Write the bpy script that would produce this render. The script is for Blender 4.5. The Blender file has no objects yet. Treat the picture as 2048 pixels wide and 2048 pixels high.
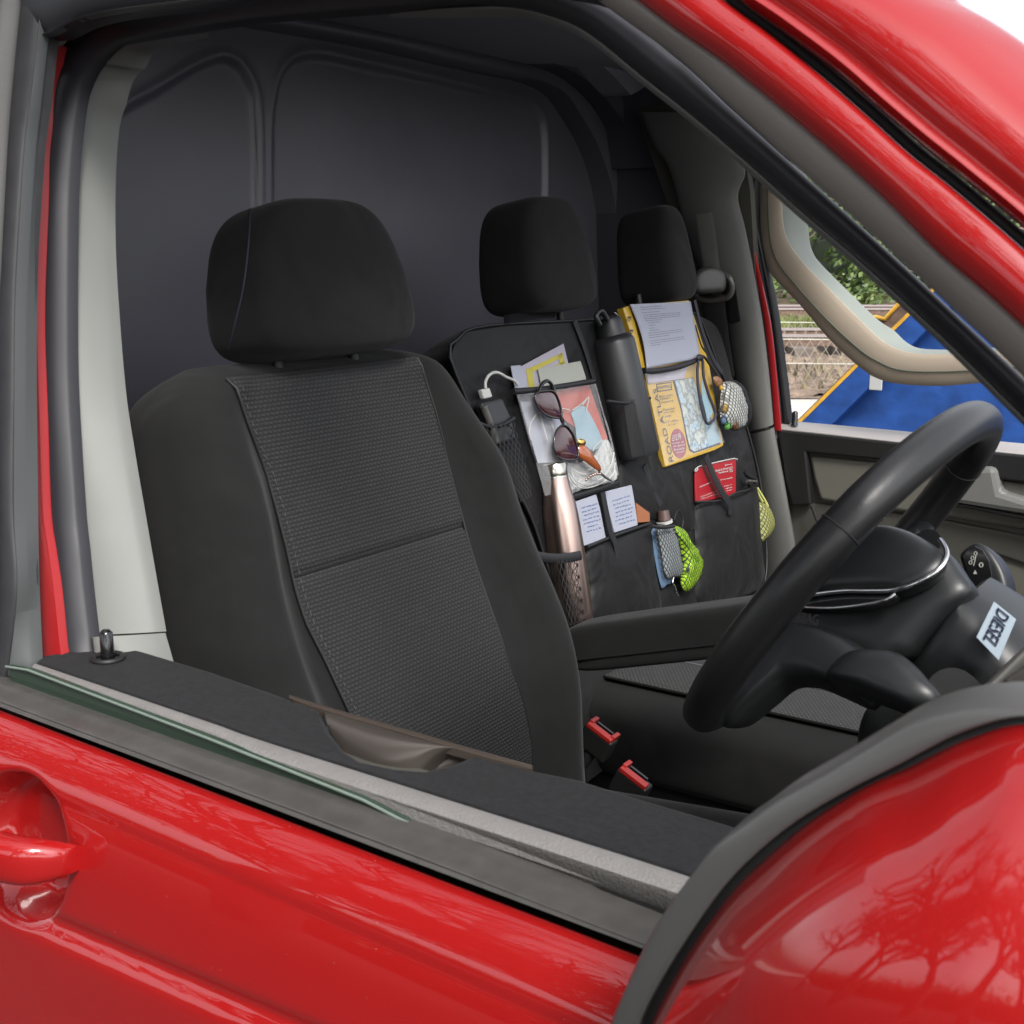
import bpy, math, random
from mathutils import Vector as V, Matrix
random.seed(7)
sc = bpy.context.scene
# ------------------------------------------------------------------ camera, sky, sun, exposure
FPX = 2371.0
CAM = V((0, -1.415, 1.575))
PITCH = math.atan(526 / FPX); YAW = math.atan(3419 / math.hypot(FPX, 526))
c_, s_ = math.cos(PITCH), math.sin(PITCH)
dH = V((-math.cos(YAW), math.sin(YAW), 0)); RT = V((math.sin(YAW), math.cos(YAW), 0))
FW = dH * c_ + V((0, 0, -s_)); UP = dH * s_ + V((0, 0, c_))
cam = bpy.data.cameras.new('camera'); co = bpy.data.objects.new('camera', cam); sc.collection.objects.link(co)
M = Matrix((RT, UP, -FW)).transposed().to_4x4(); M.translation = CAM; co.matrix_world = M
cam.sensor_width = 36; cam.lens = FPX / 2048 * 36; cam.clip_start = 0.02; cam.clip_end = 500
cam.dof.use_dof = True; cam.dof.focus_distance = 1.75; cam.dof.aperture_fstop = 22.0
sc.camera = co
SUN_EL, SUN_AZ = math.radians(48), math.radians(-38)      # azimuth measured from +X towards +Y
w = bpy.data.worlds.new("World"); sc.world = w; w.use_nodes = True
nt = w.node_tree; bg = nt.nodes['Background']
sky = nt.nodes.new('ShaderNodeTexSky'); sky.sky_type = 'NISHITA'; sky.sun_disc = False
sky.sun_elevation = SUN_EL; sky.sun_rotation = math.radians(90) - SUN_AZ
sky.air_density = 1.0; sky.dust_density = 3.0; sky.ozone_density = 1.0
hs = nt.nodes.new('ShaderNodeHueSaturation'); hs.inputs['Saturation'].default_value = .22
nt.links.new(sky.outputs[0], hs.inputs['Color'])
tc = nt.nodes.new('ShaderNodeTexCoord'); ns = nt.nodes.new('ShaderNodeTexNoise'); ns.inputs['Scale'].default_value = 2.2; ns.inputs['Detail'].default_value = 5
cr = nt.nodes.new('ShaderNodeValToRGB'); cr.color_ramp.elements[0].position = .3; cr.color_ramp.elements[0].color = (.72, .74, .8, 1); cr.color_ramp.elements[1].position = .7; cr.color_ramp.elements[1].color = (1.2, 1.18, 1.16, 1)
mx = nt.nodes.new('ShaderNodeMix'); mx.data_type = 'RGBA'; mx.blend_type = 'MULTIPLY'; mx.inputs['Factor'].default_value = 1
nt.links.new(tc.outputs['Generated'], ns.inputs['Vector']); nt.links.new(ns.outputs['Fac'], cr.inputs['Fac'])
nt.links.new(hs.outputs[0], mx.inputs['A']); nt.links.new(cr.outputs[0], mx.inputs['B'])
nt.links.new(mx.outputs['Result'], bg.inputs['Color']); bg.inputs['Strength'].default_value = 0.15
sl = bpy.data.lights.new('sun', 'SUN'); sl.energy = 1.3; sl.angle = math.radians(14); sl.color = (1, .96, .9)
so = bpy.data.objects.new('sun', sl); sc.collection.objects.link(so)
sd = V((math.cos(SUN_EL) * math.cos(SUN_AZ), math.cos(SUN_EL) * math.sin(SUN_AZ), math.sin(SUN_EL)))
so.rotation_euler = sd.to_track_quat('Z', 'Y').to_euler(); so.location = (0, 0, 20)
sc.view_settings.view_transform = 'Standard'; sc.view_settings.look = 'None'; sc.view_settings.gamma = 1
sc.view_settings.exposure = 1.3
sc.cycles.max_bounces = 10; sc.cycles.diffuse_bounces = 5; sc.cycles.transparent_max_bounces = 24
sc.cycles.use_denoising = True

# ------------------------------------------------------------------ survey helpers: measured pixel -> point on a known plane of the van
def ray(px, py): return FW * FPX + RT * (px - 1024) + UP * (1024 - py)
def onp(px, py, p0, n):
    r = ray(px, py); p0 = V(p0); n = V(n)
    return CAM + r * ((p0 - CAM).dot(n) / r.dot(n))
def onY(px, py, y): return onp(px, py, (0, y, 0), (0, 1, 0))
def onX(px, py, x): return onp(px, py, (x, 0, 0), (1, 0, 0))
def onZ(px, py, z): return onp(px, py, (0, 0, z), (0, 0, 1))
NN = V((0, -1, .2)).normalized()
def near(px, py, off=0.0): return onp(px, py, (0, -.87 + off, 1.22), (0, 1, -.2))
BN = V((1, 0, .22)).normalized(); BUPV = V((-.22, 0, 1)).normalized()
def bench(px, py, w=0.0): return onp(px, py, (-1 + w, 0, 1.45), (1, 0, .22))
def sstep(a, b, x): t = min(max((x - a) / (b - a), 0), 1); return t * t * (3 - 2 * t)
def zx(off, sc_): return lambda pts: [(off[0] + x / sc_, off[1] + y / sc_) for x, y in pts]
def cat(P, n, closed=False):
    """Catmull-Rom resample of a polyline (any dimension) to n points, even in arc length"""
    P = [V(p) for p in P]; m = len(P); out = []
    segs = m if closed else m - 1
    for i in range(segs):
        if closed: a, b, c, d = P[(i - 1) % m], P[i], P[(i + 1) % m], P[(i + 2) % m]
        else: a, b, c, d = P[max(i - 1, 0)], P[i], P[i + 1], P[min(i + 2, m - 1)]
        for k in range(12):
            t = k / 12
            out.append(.5 * ((2 * b) + (c - a) * t + (2 * a - 5 * b + 4 * c - d) * t * t + (3 * b - a - 3 * c + d) * t ** 3))
    out.append(P[0] if closed else P[-1])
    L = [0]
    for i in range(1, len(out)): L.append(L[-1] + (out[i] - out[i - 1]).length)
    res = []; j = 0; cnt = n if closed else n - 1
    for k in range(n):
        s = L[-1] * k / cnt
        while j < len(L) - 2 and L[j + 1] < s: j += 1
        d = L[j + 1] - L[j]; t = 0 if d == 0 else (s - L[j]) / d
        res.append(out[j].lerp(out[j + 1], min(max(t, 0), 1)))
    return res

# ------------------------------------------------------------------ materials
MATS = {}
AF = .80
def mat(name, col, rough=.5, metal=0, coat=0, bump=None, spec=.5, var=None, trans=0, alpha=1, sheen=0, coatr=.03, ior=1.5):
    if not metal and not trans and name != 'clear_film': col = tuple(x * AF for x in col)
    m = bpy.data.materials.new(name); m.use_nodes = True; n = m.node_tree; b = n.nodes['Principled BSDF']
    b.inputs['Base Color'].default_value = (*col, 1); b.inputs['Roughness'].default_value = rough; b.inputs['Metallic'].default_value = metal
    b.inputs['Coat Weight'].default_value = coat; b.inputs['Coat Roughness'].default_value = coatr; b.inputs['Specular IOR Level'].default_value = spec
    b.inputs['Transmission Weight'].default_value = trans; b.inputs['Alpha'].default_value = alpha; b.inputs['IOR'].default_value = ior
    if sheen: b.inputs['Sheen Weight'].default_value = sheen; b.inputs['Sheen Roughness'].default_value = .5
    t = None
    def coord():
        nonlocal t
        if t is None: t = n.nodes.new('ShaderNodeTexCoord')
        return t.outputs['Object']
    if var:   # (scale, amount): blotchy variation of the colour
        z = n.nodes.new('ShaderNodeTexNoise'); z.inputs['Scale'].default_value = var[0]; z.inputs['Detail'].default_value = 6; n.links.new(coord(), z.inputs['Vector'])
        r = n.nodes.new('ShaderNodeValToRGB'); a = var[1]
        r.color_ramp.elements[0].position = .3; r.color_ramp.elements[1].position = .7
        r.color_ramp.elements[0].color = (*[x * (1 - a) for x in col], 1); r.color_ramp.elements[1].color = (*[min(1, x * (1 + a)) for x in col], 1)
        n.links.new(z.outputs['Fac'], r.inputs['Fac']); n.links.new(r.outputs[0], b.inputs['Base Color'])
    if bump:  # (kind, scale, strength, distance)
        if bump[0] == 'noise': z = n.nodes.new('ShaderNodeTexNoise'); z.inputs['Detail'].default_value = 4; o = z.outputs['Fac']
        else: z = n.nodes.new('ShaderNodeTexVoronoi'); z.feature = 'SMOOTH_F1'; o = z.outputs['Distance']
        z.inputs['Scale'].default_value = bump[1]; n.links.new(coord(), z.inputs['Vector'])
        bu = n.nodes.new('ShaderNodeBump'); bu.inputs['Strength'].default_value = bump[2]; bu.inputs['Distance'].default_value = bump[3]
        n.links.new(o, bu.inputs['Height']); n.links.new(bu.outputs[0], b.inputs['Normal'])
    MATS[name] = m; return m
RED = (.39, .007, .007)
mat('red_paint', RED, .5, 0, 1, coatr=.0, spec=.12)
MATS['red_paint'].node_tree.nodes['Principled BSDF'].inputs['Coat IOR'].default_value = 1.62
mat('red_matt', (.42, .012, .014), .45, 0, .3)
mat('rubber', (.022, .022, .024), .5, var=(40, .2), bump=('noise', 300, .1, .0004))
mat('rubber_soft', (.020, .020, .025), .42, bump=('noise', 200, .08, .0004))
mat('seal_hi', (.05, .05, .06), .38)
mat('mirror_rim', (.10, .10, .097), .33)
mat('frame_sky_sheen', (.30, .275, .25), .4)  # dark plastic; the sky's reflection is put into the taupe colour
mat('cap_grey', (.035, .035, .033), .45)
mat('sill_grey', (.36, .34, .33), .5)
mat('grain_shaded', (.085, .08, .075), .5, bump=('voronoi', 560, .7, .0008))  # sill grain with the side face's shade put into the colour
mat('satin_trim', (.085, .08, .074), .27, var=(60, .12), bump=('noise', 500, .06, .0003))
mat('frame_grey', (.06, .06, .057), .42, bump=('noise', 260, .06, .0003))
mat('lip_grey', (.085, .09, .09), .4)
mat('cream', (.205, .212, .195), .55, bump=('noise', 700, .12, .0003), var=(8, .05))
mat('pillar_grey', (.17, .172, .16), .55, bump=('noise', 600, .12, .0003), var=(6, .06))
mat('card_grey', (.14, .135, .11), .6, bump=('noise', 600, .15, .0003))
mat('card_dark', (.07, .068, .055), .65, bump=('noise', 600, .15, .0003))
mat('headliner', (.34, .33, .38), .85, bump=('noise', 400, .2, .0005))
mat('bulkhead_shaded', (.10, .10, .12), .6)  # bulkhead colour darkened to stand in for shade at the passenger side
mat('bulkhead_edge', (.16, .16, .19), .4)
mat('bulkhead', (.15, .148, .175), .36, var=(3, .15), bump=('noise', 30, .03, .001))
mat('cloth', (.0128, .0128, .0126), .9, sheen=.06, spec=.2, bump=('noise', 900, .35, .0006), var=(30, .12))
mat('flock', (.0105, .011, .012), .95, sheen=.05, spec=.2, bump=('noise', 900, .6, .001), var=(160, .35))
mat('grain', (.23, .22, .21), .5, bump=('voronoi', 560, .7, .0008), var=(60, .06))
mat('black', (.011, .011, .011), .5); mat('black_gloss', (.008, .008, .009), .18, coat=.5)
mat('soft_plastic', (.013, .014, .015), .40, bump=('voronoi', 1400, .12, .0003))
mat('leather', (.016, .016, .016), .36, bump=('voronoi', 900, .25, .0004))
mat('nylon', (.006, .006, .0065), .6, spec=.3, bump=('noise', 28, .35, .006), sheen=.03)
mat('nylon_edge', (.010, .010, .012), .55)
mat('webbing', (.016, .016, .017), .55, bump=('noise', 500, .3, .0005))
mat('chrome', (.75, .75, .75), .12, 1); mat('steel', (.6, .58, .55), .25, 1); mat('silver_vent', (.42, .40, .36), .35, .8)
mat('bronze_trim', (.15, .13, .115), .3, .7); mat('lip_brown', (.07, .055, .045), .35)
mat('buckle_red', (.36, .018, .014), .35, coat=.3)
mat('white_plastic', (.52, .52, .50), .4); mat('paper', (.36, .38, .45), .8); mat('card_white', (.36, .37, .33), .7)
mat('paper_lilac', (.38, .36, .42), .8); mat('yellow_ink', (.46, .40, .06), .6); mat('ink', (.03, .03, .05), .7); mat('ink_grey', (.18, .18, .22), .8); mat('ink_blue', (.12, .17, .35), .8)
mat('orange_card', (.42, .055, .025), .5); mat('mask_blue', (.24, .37, .43), .8, bump=('noise', 120, .4, .002)); mat('elastic', (.5, .47, .43), .7)
mat('sun_lens', (.05, .012, .016), .06, coat=1); mat('amber', (.36, .09, .02), .15, coat=1, trans=.3); mat('gold', (.8, .5, .15), .2, 1)
mat('copper', (.50, .37, .32), .28, 1); mat('bottle_cap', (.55, .53, .46), .22, 1); mat('flask', (.022, .023, .025), .38, bump=('noise', 800, .1, .0002))
mat('sticker', (.38, .46, .52), .5); mat('navy', (.008, .012, .04), .5)
mat('atlas_yellow', (.56, .35, .03), .35, coat=.3); mat('atlas_red', (.27, .025, .05), .4); mat('booklet_red', (.36, .012, .02), .35, coat=.3)
mat('tan_leather', (.33, .12, .05), .5); mat('brown_cap', (.10, .06, .05), .35)
mat('cloth_blue', (.10, .17, .27), .85, bump=('noise', 150, .5, .002)); mat('cloth_grey', (.36, .40, .41), .85, bump=('noise', 150, .5, .002))
mat('neon', (.50, .85, .03), .5, bump=('noise', 60, .9, .01)); mat('pale_yellow', (.62, .64, .20), .6)
mat('sweet_white', (.72, .74, .70), .5); mat('sweet_green', (.10, .35, .05), .5); mat('sweet_gold', (.55, .33, .03), .5); mat('sweet_brown', (.25, .12, .05), .5)
mat('clear_film', (.95, .95, .97), .04, trans=0, alpha=.13, spec=.8, bump=('noise', 55, .8, .006))
mat('crinkle_bag', (.75, .78, .75), .15, alpha=.5, bump=('noise', 90, 1, .01))
mat('glass', (.035, .06, .04), .03, trans=.25, ior=1.5, alpha=1); mat('glass_edge', (.20, .25, .21), .25)
mat('beige', (.46, .385, .30), .5, var=(5, .04)); mat('beige_inner', (.26, .29, .26), .55); mat('stitch', (.085, .085, .085), .8); mat('seam', (.10, .12, .09), .8)
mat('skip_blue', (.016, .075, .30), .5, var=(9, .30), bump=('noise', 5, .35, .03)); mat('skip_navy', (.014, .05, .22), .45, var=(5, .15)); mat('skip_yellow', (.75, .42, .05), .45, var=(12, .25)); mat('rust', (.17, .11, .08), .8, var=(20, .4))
mat('asphalt', (.055, .055, .056), .9, var=(30, .25), bump=('noise', 120, .5, .01)); mat('concrete', (.55, .52, .46), .85, var=(3, .1))
mat('gravel', (.26, .19, .14), .95, var=(5, .5), bump=('noise', 30, 1, .05)); mat('rail', (.38, .33, .32), .4, .6); mat('sleeper', (.17, .14, .12), .9, var=(8, .3))
mat('grass', (.17, .20, .06), .8, var=(1.5, .3)); mat('ivy', (.07, .12, .03), .5, var=(2.5, .55)); mat('ivy_light', (.15, .21, .06), .5, var=(3, .3)); mat('ivy_dark', (.018, .028, .010), .8)
mat('earth', (.09, .07, .04), .95, var=(3, .4)); mat('bark', (.10, .08, .065), .9, var=(6, .3)); mat('wire', (.62, .60, .52), .5); mat('dry_stem', (.24, .20, .11), .8)

def pattern_mat(name, kind, scale, c1, c2, rough=.8, bumpd=.0008):
    m = bpy.data.materials.new(name); m.use_nodes = True; n = m.node_tree; b = n.nodes['Principled BSDF']; b.inputs['Roughness'].default_value = rough
    uv = n.nodes.new('ShaderNodeUVMap'); L = n.links
    if kind == 'brick':
        c1 = tuple(x * AF for x in c1)
        br = n.nodes.new('ShaderNodeTexBrick'); br.inputs['Scale'].default_value = scale; br.inputs['Color1'].default_value = (*c1, 1); br.inputs['Color2'].default_value = (*[x * .8 for x in c1], 1)
        br.inputs['Mortar'].default_value = (*c2, 1); br.inputs['Mortar Size'].default_value = .13; br.inputs['Mortar Smooth'].default_value = .6; br.inputs['Brick Width'].default_value = .62; br.inputs['Row Height'].default_value = .42
        L.new(uv.outputs[0], br.inputs['Vector']); L.new(br.outputs['Color'], b.inputs['Base Color'])
        bu = n.nodes.new('ShaderNodeBump'); bu.invert = True; bu.inputs['Strength'].default_value = .7; bu.inputs['Distance'].default_value = bumpd
        L.new(br.outputs['Fac'], bu.inputs['Height']); L.new(bu.outputs[0], b.inputs['Normal'])
    elif kind == 'net':   # black diamond netting with real holes
        sep = n.nodes.new('ShaderNodeSeparateXYZ'); L.new(uv.outputs[0], sep.inputs[0]); outs = []
        for sg in ('ADD', 'SUBTRACT'):
            k = n.nodes.new('ShaderNodeMath'); k.operation = 'MULTIPLY'; k.inputs[1].default_value = .62; L.new(sep.outputs[1], k.inputs[0])
            a = n.nodes.new('ShaderNodeMath'); a.operation = sg; L.new(sep.outputs[0], a.inputs[0]); L.new(k.outputs[0], a.inputs[1])
            s = n.nodes.new('ShaderNodeMath'); s.operation = 'MULTIPLY'; s.inputs[1].default_value = scale; L.new(a.outputs[0], s.inputs[0])
            fr = n.nodes.new('ShaderNodeMath'); fr.operation = 'PINGPONG'; fr.inputs[1].default_value = .5; L.new(s.outputs[0], fr.inputs[0])
            lt = n.nodes.new('ShaderNodeMath'); lt.operation = 'LESS_THAN'; lt.inputs[1].default_value = {'net': .085, 'net_fine': .11, 'chainlink': .028, 'net_small': .12}[name]; L.new(fr.outputs[0], lt.inputs[0]); outs.append(lt)
        mxx = n.nodes.new('ShaderNodeMath'); mxx.operation = 'MAXIMUM'; L.new(outs[0].outputs[0], mxx.inputs[0]); L.new(outs[1].outputs[0], mxx.inputs[1])
        L.new(mxx.outputs[0], b.inputs['Alpha']); b.inputs['Base Color'].default_value = (*c1, 1)
    elif kind == 'map':   # muddle of pale map colours
        z = n.nodes.new('ShaderNodeTexNoise'); z.inputs['Scale'].default_value = scale; z.inputs['Detail'].default_value = 8; L.new(uv.outputs[0], z.inputs['Vector'])
        r = n.nodes.new('ShaderNodeValToRGB'); e = r.color_ramp.elements; e[0].position = .32; e[0].color = (.10, .24, .36, 1); e[1].position = .7; e[1].color = (.42, .46, .45, 1)
        for p_, c in ((.42, (.34, .43, .48, 1)), (.5, (.15, .17, .16, 1)), (.58, (.38, .42, .38, 1))):
            q = e.new(p_); q.color = c
        L.new(z.outputs['Fac'], r.inputs['Fac']); L.new(r.outputs[0], b.inputs['Base Color'])
    MATS[name] = m; return m
pattern_mat('grid_cloth', 'brick', 95, (.032, .032, .032), (.007, .007, .007))
pattern_mat('grid_cloth_brightened', 'brick', 95, (.075, .075, .075), (.012, .012, .012))  # same weave made lighter to offset the shade over the bench cushion
pattern_mat('net', 'net', 92, (.010, .010, .010), None, .6)
pattern_mat('net_small', 'net', 150, (.012, .012, .012), None, .6)
pattern_mat('net_fine', 'net', 170, (.012, .012, .012), None, .6)
pattern_mat('chainlink', 'net', 9, (.28, .26, .21), None, .5)
pattern_mat('map_print', 'map', 45, None, None, .4)

def dusty(name):
    n = MATS[name].node_tree; b = n.nodes['Principled BSDF']; t = n.nodes.new('ShaderNodeTexCoord'); z = n.nodes.new('ShaderNodeTexNoise'); z.inputs['Scale'].default_value = 14; z.inputs['Detail'].default_value = 8; n.links.new(t.outputs['Object'], z.inputs['Vector'])
    r = n.nodes.new('ShaderNodeMapRange'); r.inputs['From Min'].default_value = .45; r.inputs['From Max'].default_value = .75; r.inputs['To Min'].default_value = 0; r.inputs['To Max'].default_value = .10
    n.links.new(z.outputs['Fac'], r.inputs['Value']); n.links.new(r.outputs['Result'], b.inputs['Coat Roughness'])
    z2 = n.nodes.new('ShaderNodeTexVoronoi'); z2.inputs['Scale'].default_value = 90; n.links.new(t.outputs['Object'], z2.inputs['Vector'])      # dust specks
    l = n.nodes.new('ShaderNodeMath'); l.operation = 'LESS_THAN'; l.inputs[1].default_value = .045; n.links.new(z2.outputs['Distance'], l.inputs[0])
    l2 = n.nodes.new('ShaderNodeMath'); l2.operation = 'MULTIPLY'; l2.inputs[1].default_value = .35; n.links.new(l.outputs[0], l2.inputs[0])
    m = n.nodes.new('ShaderNodeMix'); m.data_type = 'RGBA'; m.inputs['A'].default_value = b.inputs['Base Color'].default_value; m.inputs['B'].default_value = (.35, .25, .2, 1); n.links.new(l2.outputs[0], m.inputs['Factor']); n.links.new(m.outputs['Result'], b.inputs['Base Color'])
dusty('red_paint')
def wrinkle(name, scale, dist, st=.35):
    n = MATS[name].node_tree; t = n.nodes.new('ShaderNodeTexCoord'); z = n.nodes.new('ShaderNodeTexNoise'); z.inputs['Scale'].default_value = scale; z.inputs['Distortion'].default_value = .6; n.links.new(t.outputs['Object'], z.inputs['Vector'])
    bu = n.nodes.new('ShaderNodeBump'); bu.inputs['Strength'].default_value = st; bu.inputs['Distance'].default_value = dist; n.links.new(z.outputs['Fac'], bu.inputs['Height'])
    old = [x for x in n.nodes if x.type == 'BUMP' and x != bu][0]; n.links.new(bu.outputs[0], old.inputs['Normal'])
wrinkle('cloth', 9, .02); wrinkle('grid_cloth', 8, .015) ; wrinkle('nylon', 14, .02, .5)

# ------------------------------------------------------------------ object helpers
def link(name, me, m, parent, smooth=True):
    o = bpy.data.objects.new(name, me); sc.collection.objects.link(o)
    if m: me.materials.append(MATS[m])
    if smooth:
        for p in me.polygons: p.use_smooth = True
    if parent is not None:
        o.parent = parent; o.matrix_parent_inverse = Matrix.Translation(-root_loc(parent))
    return o
def root_loc(o):
    return o.location.copy() if o.type == 'EMPTY' else V((0, 0, 0))
def solo(o, label, cat, group=None):
    """a thing that is one mesh: its origin goes to its base"""
    vs = o.data.vertices; c = V((0, 0, 0))
    for v in vs: c += v.co
    c /= len(vs); c.z = min(v.co.z for v in vs)
    o.data.transform(Matrix.Translation(-c)); o.location = c
    return tag(o, label, cat, group)
def obj(name, vs, fs, m, parent=None, smooth=True, uv=None):
    me = bpy.data.meshes.new(name); me.from_pydata([tuple(v) for v in vs], [], fs); me.update()
    if uv:
        l = me.uv_layers.new(name='UVMap')
        for p in me.polygons:
            for li in p.loop_indices: l.data[li].uv = uv[me.loops[li].vertex_index]
    import bmesh
    b = bmesh.new(); b.from_mesh(me); bmesh.ops.recalc_face_normals(b, faces=b.faces); b.to_mesh(me); b.free()
    o = link(name, me, m, parent, smooth)
    if smooth: me.set_sharp_from_angle(angle=math.radians(50))
    return o
def tag(o, label=None, cat=None, group=None, kind=None):
    if label: o['label'] = label
    if cat: o['category'] = cat
    if group: o['group'] = group
    if kind: o['kind'] = kind
    return o
def thing(name, loc, label, cat, group=None):
    o = bpy.data.objects.new(name, None); o.location = loc; sc.collection.objects.link(o); o.empty_display_size = .05
    return tag(o, label, cat, group)
def bev(o, w=.002, seg=2, ang=.5):
    m = o.modifiers.new('bevel', 'BEVEL'); m.width = w; m.segments = seg; m.limit_method = 'ANGLE'; m.angle_limit = ang
    return o
def ribbon(name, A, B, m, parent, nrm=NN, bulge=.006, thick=.012, sec=8, closed=False, power=.6, prof=None):
    n = len(A); vs = []; fs = []; K = sec + 1
    for i in range(n):
        a, b = A[i], B[i]; nn = nrm[i] if isinstance(nrm, list) else nrm
        for k in range(K):
            s = k / sec
            h = prof(s) if prof else bulge * max(0, math.sin(math.pi * s)) ** power
            vs.append(a.lerp(b, s) + nn * h)
        for k in range(K): vs.append(a.lerp(b, 1 - k / sec) - nn * thick)
    T = 2 * K
    for i in range(n if closed else n - 1):
        j = (i + 1) % n
        for k in range(T): fs.append((i * T + k, i * T + (k + 1) % T, j * T + (k + 1) % T, j * T + k))
    if not closed: fs += [tuple(range(T)), tuple(range((n - 1) * T, n * T))[::-1]]
    o = obj(name, vs, fs, m, parent)
    return o
def px_ribbon(name, Apx, Bpx, fa, fb, m, parent, n=48, **k):
    A = [fa(p.x, p.y) for p in cat([(*p, 0) for p in Apx], n)]; B = [fb(p.x, p.y) for p in cat([(*p, 0) for p in Bpx], n)]
    return ribbon(name, A, B, m, parent, **k)
def slab(name, P, nrm, t, m, parent, bevel=.0, smooth=False, uv=None):
    """prism from a 3D outline, front on P, going back t along -nrm"""
    n = len(P); vs = list(P) + [p - nrm * t for p in P]
    fs = [tuple(range(n)), tuple(range(n, 2 * n))[::-1]] + [(i, (i + 1) % n, n + (i + 1) % n, n + i) for i in range(n)]
    u = None
    if uv: u = [uv(p) for p in vs]
    o = obj(name, vs, fs, m, parent, smooth, u)
    if bevel: bev(o, bevel)
    return o
def tube(name, P, r, m, parent=None, seg=10, closed=False, flat=1.0, up=V((0, 0, 1)), cap=True, smooth_path=0):
    P = [V(p) for p in P]
    if smooth_path: P = cat(P, smooth_path, closed)
    n = len(P); R = r if isinstance(r, (list, tuple)) else [r] * n
    if len(R) != n: R = [cat([(x, 0, 0) for x in R], n)[i].x for i in range(n)]
    vs = []; fs = []; prev = None
    for i in range(n):
        t = (P[(i + 1) % n] - P[i - 1]) if closed else (P[min(i + 1, n - 1)] - P[max(i - 1, 0)])
        t = t.normalized() if t.length > 0 else V((0, 0, 1))
        a = up if prev is None else prev
        a = a - t * a.dot(t)
        if a.length < 1e-4: a = V((1, 0, 0)) - t * t.x
        a.normalize(); prev = a if not isinstance(flat, tuple) else None; b = t.cross(a)
        for k in range(seg):
            th = 2 * math.pi * k / seg
            vs.append(P[i] + (a * math.cos(th) * flat + b * math.sin(th)) * R[i] if not isinstance(flat, tuple) else P[i])
    for i in range(n if closed else n - 1):
        j = (i + 1) % n
        for k in range(seg): fs.append((i * seg + k, i * seg + (k + 1) % seg, j * seg + (k + 1) % seg, j * seg + k))
    if cap and not closed: fs += [tuple(range(seg))[::-1], tuple(range((n - 1) * seg, n * seg))]
    return obj(name, vs, fs, m, parent)
def loft(name, rings, m, parent, cap=True, uv=None, closed=False):
    n = len(rings[0]); vs = [p for r in rings for p in r]; fs = []
    for i in range(len(rings) - 1):
        for k in range(n): fs.append((i * n + k, i * n + (k + 1) % n, (i + 1) * n + (k + 1) % n, (i + 1) * n + k))
    if cap: fs += [tuple(range(n))[::-1], tuple(range((len(rings) - 1) * n, len(rings) * n))]
    return obj(name, vs, fs, m, parent, True, uv)
def grid(name, F, nu, nv, m, parent, uvs=(1, 1), thick=0):
    vs = []; uv = []
    for i in range(nu + 1):
        for j in range(nv + 1):
            vs.append(F(i / nu, j / nv)); uv.append((i / nu * uvs[0], j / nv * uvs[1]))
    fs = [(i * (nv + 1) + j, (i + 1) * (nv + 1) + j, (i + 1) * (nv + 1) + j + 1, i * (nv + 1) + j + 1) for i in range(nu) for j in range(nv)]
    o = obj(name, vs, fs, m, parent, True, uv)
    if thick: s = o.modifiers.new('solid', 'SOLIDIFY'); s.thickness = thick; s.offset = -1
    return o
def rbox(name, c, ax, half, m, parent, e=4.0, nu=28, nv=28, deform=None):
    """superellipsoid soft box with axes ax and half sizes"""
    def sp(x, p): return math.copysign(abs(x) ** p, x)
    vs = []; fs = []; p = 2 / e
    for i in range(nv + 1):
        ph = -math.pi / 2 + math.pi * i / nv
        for j in range(nu):
            th = 2 * math.pi * j / nu
            x = sp(math.cos(ph), p) * sp(math.cos(th), p); y = sp(math.cos(ph), p) * sp(math.sin(th), p); z = sp(math.sin(ph), p)
            q = V((x, y, z))
            if deform: q = deform(q)
            vs.append(V(c) + ax[0] * q.x * half[0] + ax[1] * q.y * half[1] + ax[2] * q.z * half[2])
    for i in range(nv):
        for j in range(nu): fs.append((i * nu + j, i * nu + (j + 1) % nu, (i + 1) * nu + (j + 1) % nu, (i + 1) * nu + j))
    return obj(name, vs, fs, m, parent)
def box(name, c, ax, half, m, parent, bevel=.003, smooth=False):
    vs = [V(c) + ax[0] * (sx * half[0]) + ax[1] * (sy * half[1]) + ax[2] * (sz * half[2]) for sx in (-1, 1) for sy in (-1, 1) for sz in (-1, 1)]
    fs = [(0, 1, 3, 2), (4, 6, 7, 5), (0, 4, 5, 1), (2, 3, 7, 6), (0, 2, 6, 4), (1, 5, 7, 3)]
    o = obj(name, vs, fs, m, parent, smooth)
    if bevel: bev(o, bevel, 3)
    return o
AX = (V((1, 0, 0)), V((0, 1, 0)), V((0, 0, 1)))
def text(name, s, bl, br, tr, tl, m, parent, lift=.0006, bold=0.0, th=.0003):
    """lettering laid on the quad bl-br-tr-tl"""
    cu = bpy.data.curves.new(name, 'FONT'); cu.body = s; cu.size = 1; cu.offset = bold; cu.resolution_u = 3
    to = bpy.data.objects.new('tmp', cu); sc.collection.objects.link(to)
    bpy.context.view_layer.update()
    me = bpy.data.meshes.new_from_object(to.evaluated_get(bpy.context.evaluated_depsgraph_get()))
    bpy.data.objects.remove(to)
    xs = [v.co.x for v in me.vertices]; ys = [v.co.y for v in me.vertices]
    x0, x1, y0, y1 = min(xs), max(xs), min(ys), max(ys)
    n = (br - bl).cross(tl - bl).normalized()
    if n.dot(CAM - bl) < 0: n = -n
    for v in me.vertices:
        u = (v.co.x - x0) / (x1 - x0 or 1); t = (v.co.y - y0) / (y1 - y0 or 1)
        v.co = bl.lerp(br, u).lerp(tl.lerp(tr, u), t) + n * lift
    me.materials.clear()
    return link(name, me, m, parent, False)
def mesh_join(name, parts, m, parent):
    """several (verts, faces) lists -> one mesh part"""
    vs = []; fs = []
    for v, f in parts:
        o = len(vs); vs += v; fs += [tuple(i + o for i in q) for q in f]
    return obj(name, vs, fs, m, parent, False)
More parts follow.
